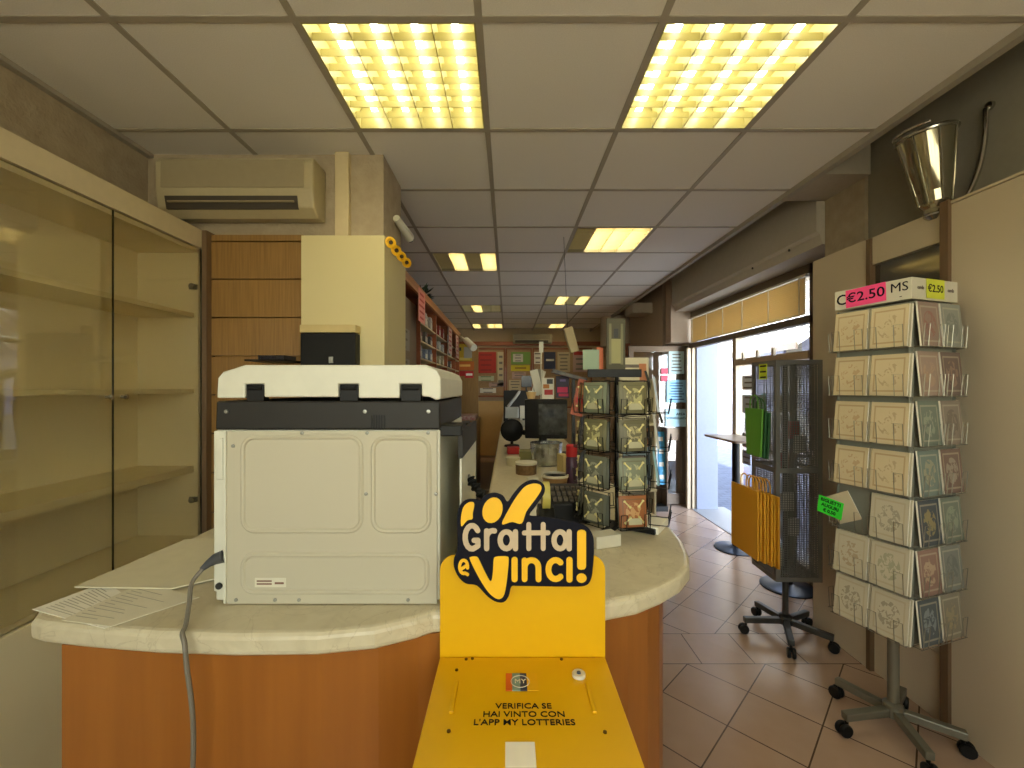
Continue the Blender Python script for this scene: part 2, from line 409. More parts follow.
# roller shutter box over the shop front
def shutter_box():
    t = thing('roller_shutter_box', 'long grey roller shutter box above the shop front blinds', 'shutter box', (2.1, 3.9, 2.36))
    mb = MB().prism([(1.95, 2.44), (1.95, 2.84), (2.248, 2.84), (2.248, 2.36), (1.985, 2.36), (1.972, 2.42)], 2.705, 5.09)
    o = mb.build('housing', mat('shutter_grey', (188, 182, 168), .6)); o.parent = t; o.matrix_parent_inverse = Matrix.Translation((-2.1, -3.9, -2.36))
    for y in (3.0, 3.45):
        mb = MB(); mb.lathe([(.0, -.004), (.009, -.004), (.009, .004), (0, .004)], (1.972, y, 2.415), 10, Matrix.Rotation(PI/2, 4, 'Y'))
        o = mb.build('screw', M_dark); o.parent = t; o.matrix_parent_inverse = Matrix.Translation((-2.1, -3.9, -2.36))
shutter_box()

# shop front frames and panes
mb = MB()
mb.box(2.20, 2.27, 3.08, 5.2, 2.29, 2.36); mb.box(2.20, 2.27, 3.08, 5.2, 1.93, 1.985)
mb.box(2.20, 2.27, 3.08, 3.125, 0, 2.36); mb.box(2.20, 2.27, 5.16, 5.2, 1.93, 2.36)
struct('window_1', mb, mat('frame_dark', (112, 98, 80), .45, .2))
mb = MB()
mb.box(2.205, 2.275, 4.14, 4.21, 0, 1.93); mb.box(2.205, 2.275, 3.125, 4.14, 0, .12)
mb.box(2.19, 2.275, 3.125, 4.14, 1.665, 1.725)
for y in (3.5, 3.72, 3.95): mb.box(2.17, 2.19, y, y+.03, 1.71, 1.78)
struct('window_1', mb, M_alul)
struct('window_2', MB().box(2.236, 2.242, 3.125, 4.14, .12, 1.93), glass('pane'))
struct('window_2', MB().box(2.236, 2.242, 3.125, 5.16, 1.985, 2.29), glass('pane'))
mb = MB(); mb.box(2.21, 2.26, 5.13, 5.2, 0, 1.93); mb.box(2.16, 2.2, 5.15, 5.2, 0, 1.93)
struct('door_1', mb, M_alul)
struct('trim_7', MB().box(2.251, 2.5, 5.1, 5.2, 0, 2.3), mat('reveal_stone', (132, 136, 150), .8))
struct('floor', MB().box(2.2, 2.62, 3.2, 5.2, 0, .006), mat('threshold_stone', (150, 150, 150), .5))

# blind in the transom light
mbb = MB()
t = thing('slatted_blind', 'tan slatted blind drawn behind the transom above the shop door', 'blind', (2.20, 4.2, 1.99))
def under(o, t):
    o.parent = t; o.matrix_parent_inverse = Matrix.Translation(-Vector(t.location)) if t.rotation_euler.z == 0 else t.matrix_basis.inverted(); return o
for k in range(17):
    z = 1.998+k*.0162
    M = Matrix.Translation((2.19, 4.135, z)) @ Matrix.Rotation(math.radians(48), 4, 'Y')
    mbb.box(-.0085, .0085, -.985, .985, -.0005, .0005, M)
mtl = sheer('blind_tan', (222, 200, 152), .5); under(mbb.build('slats', mtl), t)
for y in (3.2, 3.58, 3.98, 4.34, 4.70, 5.06): under(MB().box(2.176, 2.18, y, y+.008, 1.99, 2.28).build('tape', M_offwhite), t)
under(MB().box(2.175, 2.199, 3.13, 5.13, 2.272, 2.288).build('headrail', M_offwhite), t)

# open glass door leaf standing across the room
t = thing('glass_door_leaf', 'open glass door leaf in a brown frame, sheets of paper on its pane', 'door', (2.15, 5.33, 0), 0)
mb = MB(); x0, x1 = 1.50, 2.235
mb.box(x0, x1, 5.31, 5.35, 0.01, .14); mb.box(x0, x1, 5.31, 5.35, 1.90, 1.97); mb.box(x0, x0+.06, 5.31, 5.35, .14, 1.9); mb.box(x1-.06, x1, 5.31, 5.35, .14, 1.9)
mb.box(x0+.06, x1-.06, 5.31, 5.35, .80, .95)
under(mb.build('door_frame', M_alu), t)
under(MB().box(x0+.06, x1-.06, 5.327, 5.333, .14, .8).build('pane', glass('pane')), t); under(MB().box(x0+.06, x1-.06, 5.327, 5.333, .95, 1.9).build('pane', glass('pane')), t)
struct('trim_8', MB().box(1.9, 2.06, 5.5, 5.58, 0, .9), M_offwhite)

def sheet(name, label, cat, M, w_, h_, m, group=None, lines=0, ink=None, th=.0006, extra=None):
    """flat printed sheet at M (x right, y up, z out), centre origin; ink lines are thin printed bars on it"""
    mb = MB(); mb.box(-w_/2, w_/2, -h_/2, h_/2, 0, th, M)
    if lines:
        mb.m(1); r = random.Random(hash(label) % 1000 if False else len(label)*13+int(w_*1e4))
        for k in range(lines):
            yy = h_*(.36-.72*k/max(1, lines-1) if lines > 1 else 0); ww = w_*(.25+.15*r.random())
            mb.box(-ww, ww, yy-h_*.16/lines, yy+h_*.16/lines, th, th+.0004, M)
    mats = [m, ink or M_navy]
    if extra:
        mats += [e[0] for e in extra]
        for i, e in enumerate(extra):
            mb.m(2+i); mb.box(e[1]*w_, e[2]*w_, e[3]*h_, e[4]*h_, th, th+.0003*(i+2), M)
    o = mb.build(name, mats); tag(o, label, cat, group); return o
M_blue = mat('pale_blue_paper', (150, 200, 226), .7); M_ink = mat('blue_ink', (60, 90, 130), .7); M_greyink = mat('grey_ink', (120, 112, 104), .8)
f = lambda x, y: frame_M((x, 5.305, y), (1, 0, 0), (0, 0, 1))
sheet('notice', 'pale notice sheet taped highest on the open glass door leaf', 'notice', f(2.088, 1.765), .19, .28, mat('pale_notice', (190, 214, 216), .7), lines=6, ink=M_greyink)
sheet('notice', 'light blue printed notice in the middle of the open glass door leaf', 'notice', f(2.088, 1.41), .24, .28, M_blue, lines=7, ink=M_ink)
sheet('notice', 'pale blue sheet lettered AREA SORVEGLIATA, lowest on the open glass door leaf', 'notice', f(2.09, 1.08), .27, .22, mat('pale_blue2', (178, 214, 224), .7))
tl = text_mesh('AREA', .045, frame_M((2.14, 5.304, 1.125), (1, 0, 0), (0, 0, 1)), bold=.001); tl2 = text_mesh('SORVEGLIATA', .040, frame_M((2.09, 5.304, 1.075), (1, 0, 0), (0, 0, 1)), bold=.001)
mb = MB(); mb.add(*tl); mb.add(*tl2); o = mb.build('lettering', M_navy); o.parent = [q for q in bpy.data.objects if q.name.startswith('notice')][-1]
for k, (z, lab) in enumerate(((1.66, 'upper'), (1.57, 'lower'))):
    sheet('sticker', f'{lab} of two small pink-red stickers beside the notices on the glass door leaf', 'sticker', f(1.94, z), .08, .075, mat('pink_red', (196, 70, 90), .6))

# outside: street, opposite house
struct('floor', MB().box(2.55, 5.4, 2.0, 16, -.1, -.02), M_cobble)
t = thing('opposite_house', 'sunlit pale house across the paved street seen through the shop door', 'building', (5.4, 9, 0))
mb = MB().box(5.2, 5.6, 2.5, 9.9, 0, 7); mb.box(5.2, 5.6, 11.2, 18, 0, 7); mb.box(5.2, 5.6, 9.9, 11.2, 2.4, 7)
under(mb.build('facade', M_brick), t)
under(MB().box(5.35, 5.4, 9.9, 11.2, 0, 2.4).build('door', mat('grey_door', (150, 146, 150), .5)), t)
mb = MB()
for y in (6.6, 8.0): mb.box(5.15, 5.2, y, y+.9, 1.0, 2.3)
under(mb.build('window', mat('shutter_lilac', (104, 104, 128), .6)), t)
t = thing('street_awning', 'pale striped awning jutting over the street opposite the shop front', 'awning', (4.6, 7.5, 2.2))
mb = MB(); my = 6.2
for k in range(24):
    mb.m(k % 2); mb.add([(5.19, 6.2+k*.12, 2.75), (5.19, 6.32+k*.12, 2.75), (4.2, 6.32+k*.12, 2.1), (4.2, 6.2+k*.12, 2.1), (5.19, 6.2+k*.12, 2.73), (5.19, 6.32+k*.12, 2.73), (4.2, 6.32+k*.12, 2.08), (4.2, 6.2+k*.12, 2.08)], [(0,1,2,3),(4,7,6,5),(2,1,5,6),(0,3,7,4),(3,2,6,7)])
under(mb.build('canvas', [M_white, mat('stripe_grey', (96, 92, 90), .7)]), t)
under(MB().box(4.17, 4.2, 6.2, 9.08, 2.02, 2.12).build('front_rail', M_alu), t)
# stickers and sheets on the fixed shop front pane (seen from inside)
g = lambda y, z: frame_M((2.233, y, z), (0, -1, 0), (0, 0, 1))
for k, (y, z, ww, hh, c, lab) in enumerate(((3.98, 1.5, .2, .13, (214, 220, 226), 'small white sign with a drawing, highest on the shop front pane'),
        (3.93, 1.30, .3, .17, (170, 178, 192), 'grey opening times sheet under the white sign on the shop front pane'),
        (3.97, 1.10, .13, .11, (150, 156, 172), 'small grey sticker below the opening times sheet on the shop front pane'),
        (4.02, .96, .12, .13, (120, 120, 128), 'dark small notice above the high table on the shop front pane'),
        (4.01, .80, .14, .13, (160, 170, 186), 'framed grey notice low on the shop front pane beside the high table'))):
    sheet('window_notice', lab, 'notice', g(y, z), ww, hh, mat('wn%d' % k, c, .6), lines=3, ink=M_greyink)
sheet('window_notice', 'turquoise sticker on the shop front pane beside the green bags', 'sticker', g(3.74, 1.30), .08, .2, mat('turq', (130, 206, 210), .6))

# ---------------------------------------------------------------- ceiling light fittings
M_refl = mat('reflector_yellow', (162, 154, 98), .35, spec=.6, noise=(5, (158, 150, 94)))
M_reflside = mat('fitting_frame', (170, 160, 128), .4)
E_tube = emis('tube_lit', (255, 246, 216), TUBE_W); M_tubeoff = mat('tube_unlit', (130, 124, 108), .4)
LP = ['nearest the air conditioner, all four tubes lit', 'nearest the silver wall lamp, all four tubes lit', 'behind the one by the wall lamp, left tube dark',
      'beyond the pillar with the camera, two of four tubes lit', 'third of the right row, with two strips lit', 'third of the left row, with only one strip lit',
      'last of the left row, close to the back wall', 'last of the right row, close to the back wall', 'added unseen behind the viewer on the left, for extra light', 'added unseen behind the viewer on the right, for extra light']
for li, (c, y0, lit) in enumerate(LIGHTS):
    x0, x1 = gx[c]+.018, gx[c+1]-.018; ya, yb = y0+.018, y0+.582
    t = thing('ceiling_light', 'square recessed fluorescent ceiling light '+LP[li], 'ceiling light', ((x0+x1)/2, (ya+yb)/2, ZC), 0, 'recessed ceiling lights')
    zt = ZC+.09
    mb = MB(); mb.box(x0-.012, x1+.012, ya-.012, yb+.012, zt, zt+.01)
    for a in ((x0-.012, x0, ya-.012, yb+.012), (x1, x1+.012, ya-.012, yb+.012), (x0, x1, ya-.012, ya), (x0, x1, yb, yb+.012)): mb.box(*a, ZC-.003, zt)
    under(mb.build('housing', M_refl if all(lit) else M_reflside), t)
    pw = (x1-x0)/4; lv = MB(); rf = MB()
    for k in range(1, 4): lv.box(x0+pw*k-.0015, x0+pw*k+.0015, ya, yb, ZC-.001, zt)
    for k in range(1, 8):
        yy = ya+(yb-ya)*k/8; lv.box(x0, x1, yy-.001, yy+.001, ZC, ZC+.028)
    under(lv.build('louvre', M_refl if all(lit) else mat('louvre_warm', (214, 200, 150), .35)), t)
    for k in range(4):
        cx_ = x0+pw*(k+.5)
        mb = MB(); mb.tube([(cx_, ya+.01, ZC+.062), (cx_, yb-.01, ZC+.062)], .013, 10)
        under(mb.build('tube', E_tube if lit[k] else M_tubeoff, smooth=True), t)
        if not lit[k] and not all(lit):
            mb = MB().box(x0+pw*k+.002, x0+pw*(k+1)-.002, ya, yb, ZC+.075, ZC+.08); under(mb.build('shade_reflector', mat('refl_unlit_shade', (110, 98, 72), .5)), t)  # darker reflector only over dead tubes: the unlit shade is in its colour

# ---------------------------------------------------------------- left: glazed cabinet
FX = -1.525                                        # plane of the cabinet fronts
t = thing('glazed_cabinet', 'tall cream wall cabinet with shelves behind sliding smoked glass doors', 'cabinet', (-1.69, 1.0, 0))
ya, yb = -.25, 2.14
mb = MB(); mb.box(-1.848, -1.835, ya, yb, .08, 2.2); mb.box(-1.848, FX-.012, yb-.02, yb, 0, 2.2); mb.box(-1.848, FX-.012, ya, ya+.02, 0, 2.2)
mb.box(-1.848, FX-.012, ya, yb, 2.12, 2.14); mb.box(-1.848, FX-.012, ya, yb, .70, .72); mb.box(-1.848, FX-.04, ya, yb, 0, .08)
under(mb.build('body', M_creamin), t)
under(MB().box(-1.848, FX, ya, yb, 2.145, 2.235).build('fascia', mat('fascia_cream', (208, 194, 160), .5)), t)
for z, d, th in ((1.80, 1.535, .02), (1.425, 1.54, .02), (1.035, 1.535, .03)):
    under(MB().box(-1.834, -1.555, ya+.021, yb-.021, z, z+th).build('shelf', M_cream), t)
M_gl = glass('cabinet_glass', (246, 244, 236), 0, mirror=.06)
yy = yb
gl_edges = [2.138, 1.66, 1.18, .70, .22, -.25]
for k in range(5):
    y1, y0 = gl_edges[k]-.002, gl_edges[k+1]+.002
    d = under(MB().box(FX-.009, FX-.003, y0, y1, .705, 2.14).build('glass_door', M_gl), t)
    kk = MB(); yk = y0+.03 if k % 2 == 0 else y1-.03
    kk.lathe([(0, 0), (.006, 0), (.005, .012), (.010, .016), (.010, .022), (0, .026)], (FX-.003, yk, 1.415), 12, Matrix.Rotation(PI/2, 4, 'Y'))
    h = kk.build('knob', M_chrome, smooth=True); h.parent = d
    eb = MB(); 
    for z in (.705, ): eb.box(FX-.011, FX-.001, (y0 if k % 2 == 0 else y1-.03), (y0+.03 if k % 2 == 0 else y1), z, z+.02)
    h = eb.build('clip', M_black); h.parent = d
    h = MB().box(FX-.0095, FX-.0025, y1-.0005, y1+.0015, .705, 2.14).build('glass_edge', mat('glass_edge', (40, 44, 30), .3)); h.parent = d
    d2 = under(MB().box(FX-.02, FX, y0, y1, .03, .695).build('lower_door', M_cream, bevel=.002), t)
for z in (.90, 1.95):
    mb = MB(); mb.lathe([(0, -.012), (.014, -.012), (.014, .012), (0, .012)], (FX-.025, yb-.035, z), 12, Matrix.Rotation(PI/2, 4, 'X')); mb.box(FX-.05, FX-.012, yb-.028, yb-.02, z-.012, z+.012)
    under(mb.build('hinge', M_steel, smooth=True), t)

# slatted wood panel with its end post
t = thing('slatwall_panel', 'brown grooved wood slatwall beside the cream cabinet', 'wall panel', (-1.3, 2.19, 0))
mb = MB(); z = 0.05; edges = [2.19, 2.0, 1.805, 1.61, 1.415, 1.22, 1.02, .82, .62, .42, .22, .05]
mb.box(-1.50, -1.035, 2.192, 2.199, 0.04, 2.225)
mb.box(-1.50, -1.035, 2.165, 2.192, 2.194, 2.225)
for a, b in zip(edges[:-1], edges[1:]): mb.box(-1.50, -1.035, 2.165, 2.192, b+.004, a-.003)
under(mb.build('slats', M_slat), t)
under(MB().box(FX+.001, -1.50, 2.13, 2.199, 0, 2.235).build('end_post', M_upright), t)

# air conditioner over the slatwall
def split_unit(x0, x1, yw, z0, z1, dep, label):
    t = thing('air_conditioner', label, 'air conditioner', ((x0+x1)/2, yw, z0))
    h = z1-z0
    prof = [(yw, z0+.01), (yw-dep*.55, z0), (yw-dep*.9, z0+h*.12), (yw-dep, z0+h*.42), (yw-dep, z0+h*.9), (yw-dep*.92, z1), (yw, z1)]
    mb = MB(); mb.prism([(p[0], p[1]) for p in prof], x0, x1, 'X')
    under(mb.build('casing', mat('ac_cream', (180, 168, 134), .45), bevel=.008), t)
    w_ = x1-x0
    under(MB().box(x0+.03, x1-.04, yw-dep-.004, yw-dep+.001, z0+h*.45, z0+h*.93).build('front_panel', mat('ac_panel', (156, 144, 114), .5), bevel=.003), t)
    M = Matrix.Translation((0, 0, 0))
    mb = MB(); mb.add([(x0+w_*.06, yw-dep*.985-.002, z0+h*.31), (x1-w_*.10, yw-dep*.985-.002, z0+h*.31), (x1-w_*.10, yw-dep*.90-.002, z0+h*.1), (x0+w_*.06, yw-dep*.90-.002, z0+h*.1),
             (x0+w_*.06, yw-dep*.9, z0+h*.31), (x1-w_*.10, yw-dep*.9, z0+h*.31), (x1-w_*.10, yw-dep*.8, z0+h*.1), (x0+w_*.06, yw-dep*.8, z0+h*.1)], [(0,3,2,1),(4,5,6,7),(0,1,5,4),(1,2,6,5),(2,3,7,6),(3,0,4,7)])
    under(mb.build('outlet', mat('ac_slot', (62, 54, 42), .6)), t)
    mb = MB(); mb.box(x0+w_*.08, x1-w_*.12, yw-dep*.985-.006, yw-dep*.95, z0+h*.2, z0+h*.225); under(mb.build('flap', mat('ac_flap', (150, 136, 104), .5)), t)
    return t
split_unit(-1.69, -.934, 2.197, 2.285, 2.56, .15, 'cream wall air conditioner above the wood slatwall, near the left cabinet')
split_unit(.1, .90, YE-.001, 2.36, 2.56, .16, 'small beige air conditioner high on the far back wall')
tag(MB().box(-.875, -.805, 2.16, 2.198, 2.19, ZC-.006).build('pipe_duct', mat('duct_cream', (206, 190, 150), .5), bevel=.003), 'vertical cream pipe duct on the plaster beside the air conditioner', 'duct')

# cream casing round the pillar with the black unit on it
t = thing('pillar_casing', 'tall cream boxed casing standing in front of the plaster pillar', 'casing', (-.83, 2.3, 0))
mb = MB(); mb.box(-1.03, -.615, 2.13, 2.198, 0, 2.21); mb.box(-.637, -.615, 2.198, 2.57, 0, 2.21)
under(mb.build('boards', mat('casing_cream', (214, 202, 152), .5, noise=(4, (210, 197, 147))), bevel=.002), t)
t = thing('wall_printer_unit', 'black box with a cream top strip fixed low on the cream casing', 'wall unit', (-.87, 2.05, 1.5))
under(MB().box(-1.0, -.735, 2.06, 2.128, 1.42, 1.715).build('body', M_black, bevel=.004), t)
under(MB().box(-1.002, -.733, 2.057, 2.1285, 1.717, 1.755).build('top_strip', mat('strip_cream', (206, 186, 130), .5), bevel=.003), t)
under(MB().box(-.86, -.84, 2.052, 2.061, 1.57, 1.60).build('latch', M_steel), t)
t = thing('wire_file_tray', 'black finned desk tray on the slatwall just behind the copier lid', 'tray', (-1.12, 2.1, 1.57))
mb = MB(); mb.box(-1.22, -1.035, 1.98, 2.164, 1.575, 1.583); 
under(mb.build('base', M_black), t)
mb = MB()
for k in range(12): mb.box(-1.16+k*.0105, -1.156+k*.0105, 1.985, 2.1, 1.583, 1.602)
under(mb.build('fins', mat('fin_black', (44, 42, 52), .5)), t)
# camera and badges on the pillar
t = thing('security_camera', 'white security camera bracketed high on the side of the plaster pillar', 'camera', (-.6, 2.45, 2.42))
mb = MB(); mb.tube([(-.639, 2.46, 2.43), (-.61, 2.48, 2.385)], .012, 8); under(mb.build('bracket', M_white, smooth=True), t)
mb = MB(); mb.tube([(-.622, 2.38, 2.395), (-.592, 2.58, 2.355)], [.02, .028], 12); under(mb.build('camera_body', M_white, smooth=True), t)
mb = MB(); mb.tube([(-.592, 2.58, 2.355), (-.590, 2.60, 2.350)], [.026, .02], 12); under(mb.build('lens', M_black, smooth=True), t)
for k in range(4):
    px = [(389, 243), (394, 251), (399, 257), (404, 263)][k]; Yk = 2.12+.16*k
    x, y, z = -.60, [2.16, 2.27, 2.38, 2.50][k], 0
    z = CH-(px[1]-CY)*y/F
    mb = MB(); Mr = Matrix.Rotation(math.radians(-50), 4, 'Z') @ Matrix.Rotation(PI/2, 4, 'Y')
    mb.lathe([(0, 0), (.014, 0), (.028, .004), (.030, .010), (.020, .014), (.014, .008), (0, .010)], (-.596, y, z), 14, Mr)
    mb.m(1); mb.lathe([(0, .008), (.011, .008), (.010, .016), (0, .018)], (-.596, y, z), 12, Mr)
    o = mb.build('rosette', [M_ylet, mat('badge_brown', (70, 54, 26), .6)], smooth=True)
    tag(o, ['nearest and highest', 'second from the viewer', 'third from the viewer', 'farthest and lowest'][k]+' of the four yellow rosettes on the side of the cream casing', 'rosette', 'yellow rosettes on the casing')

# ---------------------------------------------------------------- counter
front = [(-.955, .87), (-.93, .835), (-.90, .825), (-.80, .808), (-.65, .79), (-.50, .782), (-.35, .785), (-.25, .803), (-.18, .836), (-.15, .856), (-.10, .862), (0, .868), (.10, .878), (.20, .898), (.28, .925), (.35, .97), (.41, 1.02), (.46, 1.085), (.49, 1.16), (.515, 1.26), (.528, 1.38), (.53, 1.50), (.52, 1.62), (.50, 1.80), (.50, 8.2), (-.085, 8.2), (-.085, 1.50), (-.955, 1.50)]
t = thing('shop_counter', 'L-shaped shop counter with a curved marble-look top and cherry wood front', 'counter', (0, 1.2, 0))
under(MB().prism(front, .956, 1.0, 'Z').build('worktop', M_marble, bevel=.012, seg=3), t)
inner = [(-.86, .825), (-.80, .822), (-.65, .812), (-.50, .805), (-.35, .808), (-.25, .828), (-.18, .855), (-.10, .875), (0, .888), (.10, .902), (.20, .928), (.27, .965), (.33, 1.01), (.375, 1.06), (.405, 1.12), (.42, 1.2), (.425, 1.3), (.42, 1.8), (.42, 8.1), (-.02, 8.1), (-.02, 1.42), (-.86, 1.42)]
under(MB().prism(inner, .0, .9555, 'Z').build('base', M_wood), t)
struct('floor', MB().box(-1.2, -.1, 1.6, 8.3, 0, .006), mat('aisle_floor', (96, 76, 60), .5))
struct('trim_9', MB().box(-1.2, -.1, 6.0, 6.1, .006, .012), mat('aisle_strip', (170, 160, 140), .5))

# ---------------------------------------------------------------- copier (seen from behind)
t = thing('photocopier', 'white multifunction copier turned backwards on the counter', 'copier', (-.37, 1.1, 1.0))
M_body = mat('copier_grey', (186, 180, 158), .5, noise=(6, (184, 178, 156)))
M_lid = mat('copier_lid', (212, 211, 194), .42); M_band2 = mat('copier_black', (38, 36, 33), .5, spec=.3)
yF = .888
xb = lambda px: (px-CX)*yF/F
zb = lambda py: CH-(py-CY)*yF/F
mb = MB(); mb.box(xb(213.5), -.142, yF+.006, 1.32, 1.006, zb(430)); under(mb.build('body', M_lid, bevel=.004), t)
# steel back plate with embossed fields
pl = MB().prism([(xb(226), zb(604)), (xb(437), zb(604)), (xb(437), zb(431)), (xb(226), zb(431))], yF+.0005, yF+.0055)
bp = under(pl.build('back_plate', M_body, bevel=.001), t)
for a in ((243, 361, 437, 531, 12), (373, 429, 438, 531, 12), (243, 427, 555, 592, 11)):
    mb = MB(); po = rrect(xb(a[0]), xb(a[1]), zb(a[3]), zb(a[2]), a[4]*yF/F, 6)
    mb.tube([(p[0], yF+.0015, p[1]) for p in po], .0052, 8, closed=True)
    o = mb.build('embossed_rib', M_body, smooth=True); o.parent = bp
for px, py in ((236, 600), (299, 600), (408, 600), (233, 446), (302, 433), (366, 494), (436, 494), (367, 433), (428, 433), (275, 600)):
    mb = MB(); mb.lathe([(0, 0), (.004, .0), (.0035, .002), (0, .0028)], (xb(px), yF+.0005, zb(py)), 10, Matrix.Rotation(PI/2, 4, 'X'))
    o = mb.build('screw', M_steel, smooth=True); o.parent = bp
mb = MB(); mb.prism(rrect(xb(255), xb(286), zb(587), zb(578), .001), yF-.0008, yF+.0005); mb.m(1); 
for q in range(2): mb.box(xb(257), xb(272-q*0), yF-.0013, yF-.0008, zb(584.5)+q*.006, zb(583)+q*.006)
mb.box(xb(275), xb(284), yF-.0013, yF-.0008, zb(584), zb(582))
o = mb.build('rating_label', [M_offwhite, mat('label_brown', (126, 92, 76), .7)]); o.parent = bp
mb = MB().box(xb(213), xb(225), yF+.002, yF+.02, zb(592), zb(431)); mb.box(xb(216), xb(223), yF-.001, yF+.004, zb(480), zb(438)); under(mb.build('side_cover', M_lid, bevel=.002), t)
mb = MB().box(xb(224.5), xb(227), yF-.004, yF+.004, zb(603), zb(431)); under(mb.build('edge_trim', M_lid, bevel=.001), t)
mb = MB(); mb.prism([(xb(215), zb(430)+.0005), (xb(440), zb(430)+.0005), (xb(440), zb(401)), (xb(216), zb(401))], yF, 1.30)
bd = under(mb.build('scanner_band', M_band2, bevel=.004), t)
for px in (226.5, 365, 428.5):
    mb = MB(); mb.lathe([(0, 0), (.0045, .0), (.004, .0025), (0, .003)], (xb(px), yF, zb(411.5)), 10, Matrix.Rotation(PI/2, 4, 'X'))
    o = mb.build('screw', M_steel, smooth=True); o.parent = bd
mb = MB()
for k in range(6): mb.box(xb(371+k*2.6), xb(372.4+k*2.6), yF-.0012, yF+.001, zb(428), zb(415))
o = mb.build('vent', M_black); o.parent = bd
mb = MB(); mb.box(xb(437.5), xb(461), yF+.012, yF+.10, zb(437), zb(426)); under(mb.build('corner_latch', M_black, bevel=.003), t)
# lid with three notches
lp = [(218, 398), (219, 378), (224, 372), (246, 365), (426, 365), (437, 370), (441, 378), (441, 399), (436, 400), (430, 397), (422, 396), (422, 384), (400, 384), (400, 398), (359, 398), (359, 384), (339, 384), (339, 397), (265, 397), (265, 384), (246, 384), (246, 398)]
ld = under(MB().prism([(xb(x), zb(y)) for x, y in lp], yF-.004, 1.30).build('lid', M_lid, bevel=.003), t)
for a, b in ((247, 264), (340, 358), (401, 421)):
    mb = MB(); mb.box(xb(a), xb(b), yF-.001, yF+.02, zb(401), zb(384.5)); mb.tube([(xb(a)+.003, yF-.001, zb(388)), (xb(b)-.003, yF-.001, zb(388))], .005, 8)
    under(mb.build('hinge', M_black, bevel=.001), t)
mb = MB(); mb.prism([(.92, 1.02), (1.33, 1.02), (1.33, 1.288), (.92, 1.298)], -.104, -.099, 'X'); under(mb.build('side_panel', M_lid, bevel=.001), t)
mb = MB(); mb.prism([(.915, 1.300), (.915, 1.36), (1.31, 1.35), (1.33, 1.29)], -.107, -.0965, 'X'); under(mb.build('side_trim', M_band2, bevel=.001), t)
under(MB().box(-.58, -.11, 1.32, 1.40, 1.02, 1.10).build('paper_drawer', M_lid, bevel=.004), t)
under(MB().box(-.57, -.12, 1.30, 1.37, 1.30, 1.345).build('control_panel', M_band2, bevel=.004), t)
for px, py in ((219, 586),):
    mb = MB(); mb.lathe([(.003, 0), (.007, 0), (.007, .003), (.003, .003)], (xb(px), yF+.001, zb(py)), 12, Matrix.Rotation(PI/2, 4, 'X')); under(mb.build('foot_screw', M_dark, smooth=True), t)
# mains lead
xs, zs = xb(222), zb(557)
t = thing('mains_lead', 'grey mains lead plugged into the copier and hanging over the counter edge', 'cable', (xs, yF, zs))
M_cord = mat('grey_cord', (118, 112, 100), .5); M_plug = mat('plug_grey', (70, 72, 76), .5)
mb = MB(); mb.tube([(xs+.004, yF-.001, zs+.002), (xs-.012, yF-.004, zs-.003), (xs-.022, yF-.008, zs-.010), (xs-.033, yF-.012, zs-.020)], [.013, .011, .008, .0052], 12); under(mb.build('plug', M_plug, smooth=True), t)
pts = [(xs-.030, yF-.012, zs-.018), (xs-.040, yF-.03, zs-.04), (-.618, .83, 1.035), (-.600, .797, 1.009), (-.592, .778, 1.004), (-.580, .768, .99), (-.574, .765, .95), (-.565, .765, .88), (-.566, .77, .80), (-.575, .775, .6), (-.575, .78, .3), (-.6, .7, .006), (-.8, .55, .006)]
def spline(pts, k=6):
    out = []; n = len(pts); V = [Vector(p) for p in pts]
    for i in range(n-1):
        p0, p1, p2, p3 = V[max(i-1, 0)], V[i], V[i+1], V[min(i+2, n-1)]
        for j in range(k):
            q = j/k; out.append(.5*((2*p1)+(-p0+p2)*q+(2*p0-5*p1+4*p2-p3)*q*q+(-p0+3*p1-3*p2+p3)*q**3))
    return out+[V[-1]]
mb = MB(); mb.tube(spline(pts), .0042, 8); under(mb.build('cord', M_cord, smooth=True), t)
# papers at the counter's left
def paper(name, label, pts4, z, m, th=.0012, ink=None, group=None):
    mb = MB(); mb.prism(pts4, z, z+th, 'Z')
    if ink:
        mb.m(1); a, b, c, d = [Vector(p) for p in pts4[:4]]
        for k in range(ink):
            u = .1+.8*k/ink
            def q(s_, t_): return (a.lerp(b, s_)).lerp(d.lerp(c, s_), t_)
            e = .55+.35*math.sin(k*2.3)
            P4 = [q(.08, u), q(.08+.8*e, u), q(.08+.8*e, u+.015), q(.08, u+.015)]
            mb.prism([tuple(p) for p in P4], z+th, z+th+.0002, 'Z')
    o = mb.build(name, [m, mat('faint_ink', (176, 170, 150), .8)]); return tag(o, label, 'paper', group)
paper('printed_sheet', 'thin printed form lying lowest at the counter front left corner', [(-.965, .868), (-.755, .80), (-.72, .86), (-.93, .99)], 1.0, M_paper, ink=14)
paper('printed_sheet', 'white form covering half the lowest sheet beside the copier lead', [(-.86, .825), (-.745, .803), (-.66, .915), (-.84, .985)], 1.0016, mat('paper2', (222, 216, 192), .8), ink=12)
paper('folder_sheet', 'blank cream folder lying on top of the printed sheets', [(-.967, .955), (-.745, .948), (-.625, 1.04), (-.625, 1.28), (-.945, 1.255)], 1.004, mat('folder_cream', (214, 206, 176), .7), th=.003)

